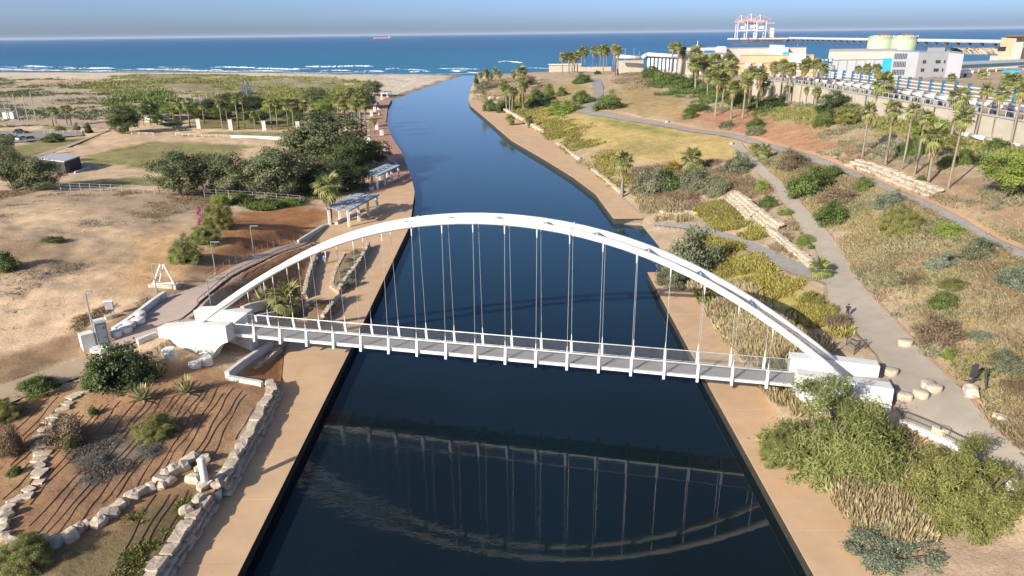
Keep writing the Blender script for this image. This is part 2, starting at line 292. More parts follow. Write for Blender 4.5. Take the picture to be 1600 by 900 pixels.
o, _, _ = ribbon('side_path', [(1278, 400), (1245, 410), (1200, 388), (1160, 372), (1110, 356), (1075, 350), (1030, 346)], [(1300, 446), (1240, 428), (1190, 401), (1150, 382), (1100, 363), (1060, 356), (1022, 352)], ASPH, 60); tag(o, 'narrow grey path dropping to the water', kind='structure')
UPT = [(1720, 440), (1600, 383), (1530, 349), (1450, 309), (1390, 284), (1320, 255), (1260, 236), (1200, 218), (1130, 204), (1060, 194), (1000, 184), (930, 171)]
UPB = [(1720, 470), (1600, 409), (1520, 366), (1440, 323), (1380, 296), (1310, 269), (1250, 248), (1190, 229), (1120, 211), (1050, 200), (990, 190), (925, 180)]
o, UA, UB = ribbon('upper_path', UPT, UPB, ASPH, 110, trim=(.38, 1.0)); tag(o, 'grey path along the upper slope', kind='structure')
o, _, _ = ribbon('upper_verge', UPT, UPB, ORANGE, 110, .10, 3, trim=(0.0, .375)); tag(o, 'orange earth verge above the upper path', kind='structure')
o, _, _ = ribbon('hill_path', [(885, 172), (912, 166), (928, 156), (928, 140), (921, 122)], [(925, 181), (935, 172), (944, 158), (943, 140), (938, 122)], ASPH, 40); tag(o, 'grey path curving up the far lawn', kind='structure')
PLZ_L = [(150, 552), (180, 532), (262, 463), (320, 440), (362, 414), (400, 396), (432, 384), (470, 375), (500, 370)]
PLZ_R = [(245, 527), (262, 522), (300, 492), (325, 468), (362, 436), (400, 417), (440, 398), (475, 384), (505, 379)]
o, PA, PB = ribbon('ramp_path', PLZ_L, PLZ_R, REDPLAZA, 80, level=True); tag(o, 'pink paved ramp from the promenade up to the bridge', kind='structure')
o, _, _ = ribbon('garden_path', [(-60, 622), (0, 603), (60, 582), (110, 566), (150, 552)], [(-60, 660), (0, 637), (60, 612), (130, 588), (200, 556)], SANDPATH, 40); tag(o, 'sandy garden path on the left', kind='structure')
o, _, _ = ribbon('park_road', [(-60, 196), (0, 190), (60, 187), (120, 187), (180, 190), (195, 194), (150, 212), (95, 235), (70, 243)], [(-60, 206), (0, 198), (60, 195), (110, 199), (160, 200), (172, 202), (125, 220), (60, 240), (45, 246)], SANDPATH, 60); tag(o, 'pale park road', kind='structure')
CARPARK = [(-60, 226), (0, 223), (40, 222), (75, 215), (130, 212), (128, 206), (90, 204), (0, 205), (-60, 206)]
me = MB().add([(p[0], p[1], Zt(p[0], p[1])[0] + .12) for p in TP(CARPARK)], [tuple(range(len(CARPARK)))]).build('car_park', ASPH); tag(me, 'grey car park beside the lawn', kind='structure')
FOOT.append([tuple(p[:2]) for p in TP(CARPARK)])
PLAZA2 = [(520, 205), (575, 200), (590, 215), (598, 235), (560, 232), (530, 225)]
o = MB().add([(p[0], p[1], Zt(p[0], p[1])[0] + .1) for p in TP(PLAZA2)], [tuple(range(len(PLAZA2)))]).build('palm_plaza', PAVER); tag(o, 'red paved plaza under the promenade palms', kind='structure')

# ------------------------------------------------------------------ the ground
SAND = (.60, .43, .27); BEACH = (.62, .52, .395); RED = (.42, .20, .09); LAWN = (.29, .255, .11); DRY = (.42, .32, .21); DUNE = (.46, .37, .255); GOLD = (.45, .335, .135)
ZL = [([(-300, 215), (0, 198), (180, 192), (330, 168), (480, 162), (590, 140), (560, 124), (430, 121), (300, 122), (200, 128), (100, 128), (-300, 124)], DUNE, 6),
      ([(190, 135), (210, 117), (270, 117), (330, 124), (450, 121), (550, 126), (575, 142), (480, 160), (400, 155), (330, 152), (270, 140)], (.31, .265, .155), 8),
      ([(125, 246), (235, 221), (395, 227), (350, 246), (260, 263), (210, 263), (140, 256)], LAWN, 3), ([(-80, 240), (0, 232), (90, 215), (165, 211), (62, 243), (0, 247), (-80, 262)], LAWN, 2),
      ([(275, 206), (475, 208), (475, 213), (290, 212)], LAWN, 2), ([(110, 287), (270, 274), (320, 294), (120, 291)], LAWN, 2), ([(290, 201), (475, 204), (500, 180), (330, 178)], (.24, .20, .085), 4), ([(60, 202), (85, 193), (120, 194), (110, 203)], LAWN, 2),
      ([(-100, 305), (300, 298), (345, 320), (300, 345), (200, 335), (100, 312), (-100, 345)], (.44, .325, .21), 4), ([(170, 350), (260, 345), (290, 360), (220, 375)], (.42, .31, .20), 4), ([(330, 345), (400, 330), (500, 320), (525, 335), (470, 374), (400, 392), (330, 432), (300, 420), (350, 380)], RED, 2.5),
      ([(180, 410), (300, 350), (345, 400), (300, 450), (150, 450)], (.54, .335, .165), 5), ([(0, 360), (60, 370), (140, 380), (150, 420), (60, 440), (-60, 440), (-60, 360)], (.40, .275, .16), 4),
      ([(-80, 640), (0, 635), (130, 598), (240, 560), (300, 553), (360, 585), (440, 600), (330, 760), (240, 900), (-80, 960)], (.38, .22, .12), 1.5), ([(60, 905), (110, 855), (200, 810), (325, 748), (300, 800), (240, 900), (200, 960)], (.20, .15, .075), 1.2),
      ([(110, 700), (200, 662), (265, 690), (240, 730), (150, 762)], (.22, .165, .12), 1.5), ([(340, 460), (400, 422), (490, 385), (498, 408), (478, 472), (470, 510), (380, 500)], (.42, .21, .10), 1.5), ([(360, 590), (440, 540), (480, 520), (440, 600)], (.34, .165, .07), 1.0),
      ([(-80, 565), (0, 555), (120, 518), (255, 462), (200, 525), (150, 552), (60, 580), (-80, 620)], (.31, .205, .12), 1.5), ([(60, 620), (140, 600), (150, 640), (90, 700), (40, 760), (0, 800), (0, 770), (60, 690)], (.48, .30, .15), .8)]
ZR = [([(790, 140), (850, 160), (930, 180), (1130, 210), (1165, 242), (1080, 262), (950, 250), (860, 212), (780, 165)], GOLD, 5), ([(930, 150), (990, 128), (1060, 150), (1100, 186), (1000, 178), (945, 170)], (.37, .27, .13), 4), ([(835, 137), (910, 128), (928, 150), (900, 167), (850, 158)], (.38, .29, .13), 4),
      ([(920, 179), (1060, 201), (1110, 210), (1000, 207), (950, 196)], (.25, .23, .075), 3), ([(960, 215), (1080, 225), (1050, 245), (980, 240)], (.32, .25, .10), 4), ([(1050, 180), (1170, 165), (1330, 225), (1420, 290), (1300, 252), (1100, 200)], (.38, .205, .115), 4), ([(1340, 240), (1600, 300), (1720, 430), (1600, 378), (1450, 300)], (.36, .235, .145), 3), ([(1180, 240), (1260, 250), (1240, 290), (1200, 275)], (.42, .25, .13), 2),
      ([(1090, 360), (1230, 430), (1300, 500), (1250, 520), (1120, 440), (1060, 400)], (.33, .27, .09), 2), ([(1440, 560), (1520, 600), (1640, 700), (1640, 740), (1600, 706), (1500, 604)], (.42, .30, .19), 1.0), ([(1480, 840), (1640, 820), (1640, 960), (1420, 960)], (.44, .32, .22), 1.2),
      ([(1240, 430), (1350, 440), (1330, 420), (1285, 405)], (.48, .31, .17), 1.0)]
def softmask(x, y, P, soft, seed):
    jx = (fbm(x, y, soft * 3, seed) - .5) * soft * 3; jy = (fbm(x, y, soft * 3, seed + 3) - .5) * soft * 3; pa = arr([q[:2] for q in P]); pad = soft * 4
    bb = np.where((x > pa[:, 0].min() - pad) & (x < pa[:, 0].max() + pad) & (y > pa[:, 1].min() - pad) & (y < pa[:, 1].max() + pad))[0]; m = np.zeros(len(x))
    if len(bb):
        s = np.zeros(len(bb)); k = [(0, 0), (1, 0), (-1, 0), (0, 1), (0, -1), (.7, .7), (-.7, .7), (.7, -.7), (-.7, -.7)]
        for a, b in k: s += inpoly(x[bb] + jx[bb] + a * soft * .7, y[bb] + jy[bb] + b * soft * .7, P)
        m[bb] = s / len(k)
    return m
def zones(x, y, base, Z, seed):
    c = np.tile(arr(base), (len(x), 1))
    for i, (poly, colr, soft) in enumerate(Z):
        m = softmask(x, y, TP(poly), soft, seed + i * 7)[:, None]; c = c * (1 - m) + arr(colr) * m
    return c
def terrain(name, side, label):
    yr = 20 * (1080 / 20.0) ** (np.arange(430) / 429.0)
    t = np.linspace(0, 1, 340); dd = np.r_[-26, -18, -12, -8, -5, -3, -2, -1, -.4, -.03, 12 * np.sinh(5 * t) / 1.0]
    Y, D = np.meshgrid(yr, dd, indexing='ij'); e = ip(XLI if side < 0 else XRI, Y.ravel()); x = e + side * D.ravel(); y = Y.ravel()
    z = Zt(x, y); infoot = np.zeros(len(x), bool)
    for P in FOOT: infoot |= inpoly(x, y, P)
    dist = np.hypot(x, y); amp = np.clip(dist / 400, .12, .9)
    nz = (fbm(x, y, 9, 11) - .5) * 1.1 * amp + (vn(x, y, 1.3, 5) - .5) * .16 + (fbm(x, y, 45, 31) - .5) * 2.2 * np.clip((dist - 200) / 300, 0, 1)
    if side < 0:                                   # wind-blown sand ripples and the dunes by the beach
        sand = softmask(x, y, TP([(-100, 330), (180, 330), (300, 360), (280, 430), (100, 480), (-100, 530)]), 7, 71); nz += sand * (fbm(x + y * .4, y, 14, 61) - .45) * 1.5
        hill = softmask(x, y, TP([(190, 133), (210, 119), (270, 119), (420, 124), (550, 128), (560, 138), (300, 150)]), 22, 73); nz += hill * (fbm(x, y, 30, 77) - .2) * 4.0
    edge = np.clip((D.ravel() - .3) / 5, 0, 1) * np.clip((z - .15) / 1.2, 0, 1)
    z = np.where(infoot, z - .22, z + nz * edge)
    for C, hw in (LEVEL if side < 0 else []):      # level the ground under and beside the ramp
        near = np.where((x > C[:, 0].min() - 15) & (x < C[:, 0].max() + 15) & (y > C[:, 1].min() - 15) & (y < C[:, 1].max() + 15))[0]
        d = np.hypot(x[near][:, None] - C[None, :, 0], y[near][:, None] - C[None, :, 1]); k = d.argmin(1); dm = d[np.arange(len(near)), k] - hw[k]; t = np.clip((dm - .2) / np.interp(k, [0, 22, 34], [.8, .8, 5.5]), 0, 1); t = t * t * (3 - 2 * t)
        lv = np.where(dm < .2, C[k, 2] - .15, C[k, 2] - .02); z[near] = lv * (1 - t) + z[near] * t
    c = zones(x, y, SAND if side < 0 else DRY, ZL if side < 0 else ZR, 100 if side < 0 else 400)
    sdist = shore(x) - y
    if side < 0:
        b = (sdist < 190 + 110 * (fbm(x, y, 60, 9) - .5)) & (y > 430) & ~((c[:, 1] < .2) & (sdist > 60)) | ((ip(XL, y) - x < 60) & (y > 480)); c[b] = BEACH
    c[(sdist < 20) | ((z < .35) & (y > 440))] = (.32, .245, .17)
    k = (.80 + .42 * fbm(x, y, 3.1, 201) ) * (.88 + .24 * fbm(x, y, 23, 203)); c = c * k[:, None]
    W = len(dd); n = len(yr); i, j = np.meshgrid(np.arange(n - 1), np.arange(W - 1), indexing='ij'); a = (i * W + j).ravel()
    q = np.c_[a, a + 1, a + W + 1, a + W] if side > 0 else np.c_[a, a + W, a + W + 1, a + 1]
    o = put(name, fmesh(name, np.c_[x, y, z], q, GROUND, True, col=c)); tag(o, label, kind='structure'); return o
def groundmat():
    m = bpy.data.materials.new('ground'); t, N, L, P = nodes(m); P.inputs['Roughness'].default_value = .95; P.inputs['Specular IOR Level'].default_value = .1
    a = N.new('ShaderNodeAttribute'); a.attribute_name = 'Col'; g = N.new('ShaderNodeNewGeometry')
    def noise(s, d=6):
        n = N.new('ShaderNodeTexNoise'); n.inputs['Scale'].default_value = s; n.inputs['Detail'].default_value = d; n.inputs['Roughness'].default_value = .7; L.new(g.outputs['Position'], n.inputs['Vector']); return n.outputs['Fac']
    def mrange(s, lo, hi):
        r = N.new('ShaderNodeMapRange'); r.inputs[1].default_value = .3; r.inputs[2].default_value = .7; r.inputs[3].default_value = lo; r.inputs[4].default_value = hi; L.new(s, r.inputs[0]); return r.outputs[0]
    mu = N.new('ShaderNodeMath'); mu.operation = 'MULTIPLY'; L.new(mrange(noise(.35), .78, 1.2), mu.inputs[0]); L.new(mrange(noise(4.5, 8), .75, 1.22), mu.inputs[1])
    v = N.new('ShaderNodeVectorMath'); v.operation = 'SCALE'; L.new(a.outputs['Color'], v.inputs[0]); L.new(mu.outputs[0], v.inputs['Scale']); L.new(v.outputs[0], P.inputs['Base Color'])
    b = N.new('ShaderNodeBump'); b.inputs['Distance'].default_value = .12; b.inputs['Strength'].default_value = .9; L.new(noise(2.2, 9), b.inputs['Height']); L.new(b.outputs[0], P.inputs['Normal']); return m
GROUND = groundmat()
terrain('left_bank_ground', -1, 'sandy ground, lawns, dunes and beach on the left bank'); terrain('right_bank_ground', 1, 'dry grassy hillside on the right bank')

# ------------------------------------------------------------------ water
def watermat(name, base, deep, rough, waves, spec=.5, river=True):
    m = bpy.data.materials.new(name); t, N, L, P = nodes(m); P.inputs['IOR'].default_value = 1.333; P.inputs['Specular IOR Level'].default_value = spec
    g = N.new('ShaderNodeNewGeometry'); P.inputs['Base Color'].default_value = (*base, 1)
    hs = None
    for sc, st, d in waves:
        mp = N.new('ShaderNodeMapping'); mp.inputs['Scale'].default_value = st; L.new(g.outputs['Position'], mp.inputs[0])
        n = N.new('ShaderNodeTexNoise'); n.inputs['Scale'].default_value = sc; n.inputs['Detail'].default_value = 3; L.new(mp.outputs[0], n.inputs['Vector'])
        k = N.new('ShaderNodeMath'); k.operation = 'MULTIPLY'; k.inputs[1].default_value = d; L.new(n.outputs['Fac'], k.inputs[0])
        if hs is None: hs = k.outputs[0]
        else: s = N.new('ShaderNodeMath'); s.operation = 'ADD'; L.new(hs, s.inputs[0]); L.new(k.outputs[0], s.inputs[1]); hs = s.outputs[0]
    b = N.new('ShaderNodeBump'); b.inputs['Distance'].default_value = 1.0; L.new(hs, b.inputs['Height']); L.new(b.outputs[0], P.inputs['Normal'])
    P.inputs['Roughness'].default_value = rough
    if river:                                      # breeze-ruffled patches beside glassy ones
        mp = N.new('ShaderNodeMapping'); mp.inputs['Scale'].default_value = (.022, .009, 1); L.new(g.outputs['Position'], mp.inputs[0])
        n = N.new('ShaderNodeTexNoise'); n.inputs['Scale'].default_value = 1.0; n.inputs['Detail'].default_value = 2; n.inputs['Distortion'].default_value = .6; L.new(mp.outputs[0], n.inputs['Vector'])
        sx = N.new('ShaderNodeSeparateXYZ'); L.new(g.outputs['Position'], sx.inputs[0])
        gx = N.new('ShaderNodeMapRange'); gx.inputs[1].default_value = 14; gx.inputs[2].default_value = -22; gx.inputs[3].default_value = -.14; gx.inputs[4].default_value = .24; L.new(sx.outputs[0], gx.inputs[0])
        s = N.new('ShaderNodeMath'); s.operation = 'ADD'; L.new(n.outputs['Fac'], s.inputs[0]); L.new(gx.outputs[0], s.inputs[1])
        r = N.new('ShaderNodeMapRange'); r.inputs[1].default_value = .46; r.inputs[2].default_value = .60; r.inputs[3].default_value = .12; r.inputs[4].default_value = 1.0; L.new(s.outputs[0], r.inputs[0]); L.new(r.outputs[0], b.inputs['Strength'])
        r2 = N.new('ShaderNodeMapRange'); r2.inputs[1].default_value = .12; r2.inputs[2].default_value = 1; r2.inputs[3].default_value = rough; r2.inputs[4].default_value = rough * 3.2; L.new(r.outputs[0], r2.inputs[0]); L.new(r2.outputs[0], P.inputs['Roughness'])
        # base colour brightens to blue seaward, standing in for the low sky's reflection
        yr_ = N.new('ShaderNodeMapRange'); yr_.inputs[1].default_value = 70; yr_.inputs[2].default_value = 520; L.new(sx.outputs[1], yr_.inputs[0]); na = N.new('ShaderNodeMath'); na.operation = 'MULTIPLY_ADD'; na.inputs[1].default_value = .14; L.new(n.outputs['Fac'], na.inputs[0]); L.new(yr_.outputs[0], na.inputs[2])
        cr = N.new('ShaderNodeValToRGB'); e_ = cr.color_ramp.elements; e_[0].position = .05; e_[0].color = (*base, 1); e_[1].position = 1.0; e_[1].color = (.045, .125, .19, 1); q_ = e_.new(.22); q_.color = (.010, .042, .070, 1); q_ = e_.new(.5); q_.color = (.026, .078, .125, 1); L.new(na.outputs[0], cr.inputs[0]); L.new(cr.outputs[0], P.inputs['Base Color'])
    else:                                          # shallows turn greener towards the beach
        sx = N.new('ShaderNodeSeparateXYZ'); L.new(g.outputs['Position'], sx.inputs[0])
        r = N.new('ShaderNodeMapRange'); r.inputs[1].default_value = 740; r.inputs[2].default_value = 2400; L.new(sx.outputs[1], r.inputs[0])
        mp = N.new('ShaderNodeMapping'); mp.inputs['Scale'].default_value = (.0012, .006, 1); L.new(g.outputs['Position'], mp.inputs[0])
        n = N.new('ShaderNodeTexNoise'); n.inputs['Scale'].default_value = 1.0; n.inputs['Detail'].default_value = 5; L.new(mp.outputs[0], n.inputs['Vector'])
        q = N.new('ShaderNodeMath'); q.operation = 'MULTIPLY_ADD'; q.inputs[1].default_value = .7; L.new(n.outputs['Fac'], q.inputs[0]); L.new(r.outputs[0], q.inputs[2])
        s = N.new('ShaderNodeMath'); s.operation = 'SUBTRACT'; s.inputs[1].default_value = .3; L.new(q.outputs[0], s.inputs[0])
        cr = N.new('ShaderNodeValToRGB'); cr.color_ramp.elements[0].color = (*base, 1); cr.color_ramp.elements[1].color = (*deep, 1); L.new(s.outputs[0], cr.inputs[0]); L.new(cr.outputs[0], P.inputs['Base Color'])
    return m
RIVER = watermat('river_water', (.005, .010, .012), None, .025, [(2.6, (1, 1, 1), .007), (.55, (1, 1.6, 1), .022)])
SEA = watermat('sea_water', (.014, .155, .25), (.006, .095, .21), .32, [(.25, (.35, 1, 1), .6), (.05, (.3, 1, 1), 2.2)], .22, False)
ys = np.r_[np.linspace(12, 111.7, 40), 114, np.linspace(118, 735, 150)]
V = []
for y in ys: V += [(ip(XL, y) - (1.0 if y < YPL else 14), y, 0), (ip(XR, y) + (1.0 if not (108 < y < 150) else 8), y, 0)]
tag(put('river', fmesh('river', V, [(2 * i, 2 * i + 1, 2 * i + 3, 2 * i + 2) for i in range(len(ys) - 1)], RIVER)), 'calm dark river flowing to the sea', kind='structure')
tag(put('sea', fmesh('sea', [(-90000, 735, -.004), (90000, 735, -.004), (90000, 100000, -.004), (-90000, 100000, -.004)], [(0, 1, 2, 3)], SEA)), 'blue sea out to the horizon', kind='structure')
FOAM = M('sea_foam', (.82, .84, .84), (.6, .68, .70), .05, .8, .3, .2)
fv, ff, ft = [], [], []
for (x0, x1, yp, th, hh) in [(-60, 75, 107, 9, .7), (20, 76, 104, 12, 1.1), (98, 182, 107, 12, 1.2), (210, 300, 108, 9, .9), (330, 402, 105.5, 13, 1.3), (395, 482, 107.5, 10, 1.0), (477, 584, 104, 15, 1.7), (500, 548, 110.5, 9, .8), (553, 602, 111.5, 8, .7), (604, 624, 107.5, 14, 1.3), (640, 674, 112, 9, .9), (706, 728, 111, 10, 1.0), (730, 752, 113.5, 8, .5), (779, 804, 96.5, 14, 1.2), (800, 819, 97.5, 13, 1.2),
                         (-60, 150, 110.7, 6, .25), (140, 330, 110.9, 6, .25), (300, 470, 111.6, 6, .25), (440, 600, 113.2, 5, .22), (580, 742, 115.6, 5, .2), (250, 340, 109.6, 5, .4), (400, 470, 109.5, 6, .5), (60, 110, 109.2, 5, .4), (820, 870, 106.5, 6, .3)] + [(lambda a, w_, y_: (a, a + w_, y_, rng.uniform(3, 7), rng.uniform(.2, .5)))(rng.uniform(-60, 720), rng.uniform(25, 90), rng.uniform(103.5, 111.5)) for _ in range(26)]:
    n = max(8, int((x1 - x0) * 1.2)); b0 = len(fv); sd_ = rng.random() * 99
    for i in range(n + 1):
        u = i / n; g = G(x0 + (x1 - x0) * u, yp + .5 * math.sin(u * 5 + sd_), 0); e = min(1, 6 * u, 6 * (1 - u)) ** .7; k = e * (.35 + 1.0 * float(fbm(np.array([u * (x1 - x0)]), np.array([sd_ * 10]), 9, 3)[0]))
        w_ = th * k
        for a, b in ((-.5, -.12), (-.3, .5), (0, 1), (.35, .45), (.9, -.12)): fv.append((g[0] + rng.uniform(-2, 2), g[1] + a * w_ + rng.uniform(-.6, .6), b * hh * k * rng.uniform(.75, 1.15)))
    for i in range(n):
        for j in range(4): ff.append((b0 + i * 5 + j, b0 + (i + 1) * 5 + j, b0 + (i + 1) * 5 + j + 1, b0 + i * 5 + j + 1))
tag(put('surf', fmesh('surf', fv, ff, FOAM)), 'white surf breaking along the beach', kind='stuff')

# ------------------------------------------------------------------ promenades: slabs of concrete beside the river
def slabs(name, label, xo, xi, y0, y1, step, mat, zt=1.2, gap=.045, cross=1):
    n = max(2, int((y1 - y0) / 3)); yy = np.linspace(y0, y1, n); b = MB(); poly = [(float(ip(xo, y)), y) for y in yy] + [(float(ip(xi, y)) , y) for y in yy[::-1]]
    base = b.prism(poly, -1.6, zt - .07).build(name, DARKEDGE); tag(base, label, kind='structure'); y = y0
    while y < y1 - .2:
        e = min(y1, y + step * rng.uniform(.92, 1.08)); e = y1 if y1 - e < step * .4 else e; m = max(1, int((e - y) / 2.5)); q = np.linspace(y + gap, e, m + 1); s = 1 if ip(xo, y) > ip(xi, y) else -1
        for c in range(cross):
            A = [(float(ip(xo, t) + s * .12 + (ip(xi, t) - ip(xo, t)) * (c / cross) - (s * gap if c else 0)), t) for t in q]; B_ = [(float(ip(xo, t) + (ip(xi, t) - ip(xo, t)) * ((c + 1) / cross)), t) for t in q[::-1]]
            dz = rng.uniform(0, .008); MB().prism(A + B_, zt - .066, zt + dz).build('slab', mat, base)
        y = e
    return base
slabs('left_promenade', 'tan concrete promenade along the left bank', XL, XLI, 14, 190, 7.5, PROM)
slabs('brick_promenade', 'reddish paved promenade curving along the far left bank', XL, XLI, 190.05, 455, 14, PAVER)
slabs('right_promenade', 'tan concrete quay along the near right bank', XR, XRI, 14, 111.6, 6.5, PROM)
slabs('far_right_promenade', 'tan concrete walk along the far right bank', XR, XRI, 148.1, 440, 12, PROM)
# ------------------------------------------------------------------ foliage
def unit(v): return v / (np.linalg.norm(v, axis=1, keepdims=True) + 1e-9)
def cloud(seed, ncl, per, ls, el=2.0, shell=(.55, 1.0), spread=.2, crown=False, up=0.0, mat=None, name='foliage', lump=.28):
    r = np.random.RandomState(seed); d = unit(r.normal(size=(ncl, 3)))
    if not crown: d[:, 2] = np.abs(d[:, 2]) * 1.0 - .05; d = unit(d)
    lob = unit(r.normal(size=(7, 3))); f = 1 - lump * .6 + lump * np.max(d @ lob.T, axis=1)
    rad = (shell[0] + (shell[1] - shell[0]) * r.rand(ncl) ** .6) * f; c = d * rad[:, None]
    if not crown:                                  # a bush is several unequal mounds grown together
        ns = 6; sc_ = r.uniform(.38, .66, ns); sa = r.uniform(0, 6.28, ns); so = (1 - sc_) * r.uniform(.55, 1.0, ns); so[0] = .05; sc_[0] = .82; hh = sc_ * r.uniform(.8, 1.25, ns); w = r.choice(ns, ncl, p=sc_ ** 2 / (sc_ ** 2).sum())
        c = c * np.c_[sc_[w], sc_[w], hh[w]] + np.c_[so[w] * np.cos(sa[w]), so[w] * np.sin(sa[w]), np.zeros(ncl)]; c[:, 2] /= max(c[:, 2].max(), .5); spread = spread * .8
    ct = r.rand(ncl); k = np.repeat(np.arange(ncl), per); n = len(k)
    p = c[k] + r.normal(size=(n, 3)) * spread * np.array([1, 1, .7]); o = unit(p + np.array([0, 0, .25]))
    nrm = unit(o * 1.0 + r.normal(size=(n, 3)) * .75 + np.array([0, 0, .35])); t = unit(np.cross(nrm, r.normal(size=(n, 3)))); t = unit(t + up * np.array([0, 0, 1.0]) + up * .5 * o); bt = unit(np.cross(nrm, t))
    s = ls * r.uniform(.6, 1.4, n)[:, None]; a = t * s * el * .5; b = bt * s * .5
    V = np.stack([p - a, p + b, p + a, p - b], 1).reshape(-1, 3)
    if crown: V = V * np.array([1, 1, .5]) + np.array([0, 0, .5])
    else: V[:, 2] = np.maximum(V[:, 2], -.05)
    tint = np.clip(.5 * ct[k] + .5 * r.rand(n), 0, 1); Fc = np.arange(4 * n).reshape(n, 4)
    return fmesh(name, V, Fc, mat, tint=np.repeat(tint, 4))
LM = {'tam': leafmat('tamarisk_leaf', (.13, .165, .045), (.37, .375, .135)), 'olive': leafmat('olive_leaf', (.12, .14, .038), (.35, .335, .11)), 'dark': leafmat('dark_leaf', (.03, .056, .02), (.13, .165, .06)), 'grey': leafmat('saltbush_leaf', (0.122, 0.140, 0.081), (0.299, 0.304, 0.183)),
      'brown': leafmat('dry_twigs', (0.115, 0.081, 0.047), (0.325, 0.240, 0.150), trans=.1), 'yellow': leafmat('yellow_flower_scrub', (.15, .155, .042), (.52, .43, .12)), 'green': leafmat('green_leaf', (.055, .095, .024), (.21, .255, .075)), 'lime': leafmat('lime_leaf', (0.121, 0.189, 0.034), (0.338, 0.390, 0.091)),
      'euc': leafmat('eucalyptus_leaf', (.075, .10, .045), (.26, .28, .135)), 'pink': leafmat('pink_flower', (.25, .02, .10), (.55, .06, .25)), 'straw': leafmat('dry_grass', (.24, .185, .095), (.50, .41, .24), trans=.15), 'blue': leafmat('silver_blue_leaf', (0.128, 0.161, 0.108), (0.332, 0.356, 0.237)), 'orange': leafmat('orange_shrub', (.22, .14, .02), (.48, .31, .05)),
      'ash': leafmat('ash_grey_twigs', (.10, .09, .075), (.26, .24, .205), trans=.1), 'agave': leafmat('agave_leaf', (.22, .23, .10), (.52, .48, .26)), 'palm': leafmat('palm_leaf', (.08, .11, .03), (.37, .37, .14)), 'dead': leafmat('dead_frond', (.20, .13, .065), (.42, .30, .16), trans=.1)}
PR = {}
def proto(kind):
    if kind in PR: return PR[kind]
    P = {'tam': (230, 250, .0115, 5.5, .08, .3), 'olive': (230, 250, .0115, 5.5, .08, .3), 'dark': (110, 110, .045, 1.5, .11, 0), 'grey': (90, 120, .036, 2.4, .14, .4), 'brown': (60, 130, .024, 5.0, .17, .7), 'yellow': (60, 110, .04, 2.4, .16, .6), 'green': (80, 120, .042, 2.0, .14, .3), 'lime': (70, 110, .042, 2.2, .15, .3),
         'pink': (24, 60, .08, 1.4, .16, 0), 'blue': (90, 130, .032, 2.6, .11, .6), 'orange': (40, 90, .05, 2, .16, .4), 'ash': (40, 110, .03, 4.0, .18, .5), 'straw': (30, 60, .05, 7.0, .22, 2.0)}[kind]
    PR[kind] = [cloud(50 + i * 13 + len(kind), P[0], P[1], P[2], P[3], (.5, 1.0), P[4], False, P[5], LM[kind], 'foliage', .42) for i in range(3)]
    return PR[kind]
TC = {}
def tcrown(kind):
    if kind in TC: return TC[kind]
    TC[kind] = [cloud(300 + i * 17, 100, 150, .044, 1.8, (.3, 1.0), .13, True, 0, LM[kind], 'crown', .42) for i in range(3)]; return TC[kind]
NS = [0]
STEMS = None
def stems_mesh():
    r = random.Random(5); b = MB()
    for i in range(7):
        a = r.uniform(0, 6.28); e = r.uniform(.5, .8); b.tube([(0, 0, -.1), (.3 * e * math.cos(a), .3 * e * math.sin(a), .35), (.62 * e * math.cos(a + .2), .62 * e * math.sin(a + .2), .75)], [.035, .025, .008], 5)
    return b.mesh('stem', BARK)
def shrub(kind, px, pyb, wpx, pyt, label, name='shrub', group=None, rz=None, deep=1.0, cat='shrub', stems=False):
    global STEMS
    P = T(px, pyb); r = wpx * .5 * mpp(P); Q = np.array([P[0] + P[0] / P[1] * r * .6 * deep, P[1] + r * .6 * deep, 0]); Q[2] = Zt(Q[0], Q[1])[0]
    if Q[2] < 1.2 and kind != 'x': Q[2] = max(Q[2], 1.0)
    h = max(zat(Q, pyt) - Q[2], .25 * r); NS[0] += 1; me = proto(kind)[NS[0] % 3]; rz = rng.uniform(0, 6.28) if rz is None else rz
    k = r * 1.06 / 1.05
    if stems or wpx > 60:
        e = empty(name, (Q[0], Q[1], Q[2] - .12), 0, label, cat, group); put('foliage', me, e, (0, 0, 0), rz, (k, k * deep, h * 1.0))
        if STEMS is None: STEMS = stems_mesh()
        put('stem', STEMS, e, (0, 0, 0), rz, (k, k * deep, h)); return e
    o = put(name, me, None, (Q[0], Q[1], Q[2] - .12), rz, (k, k * deep, h)); return tag(o, label, cat, group)
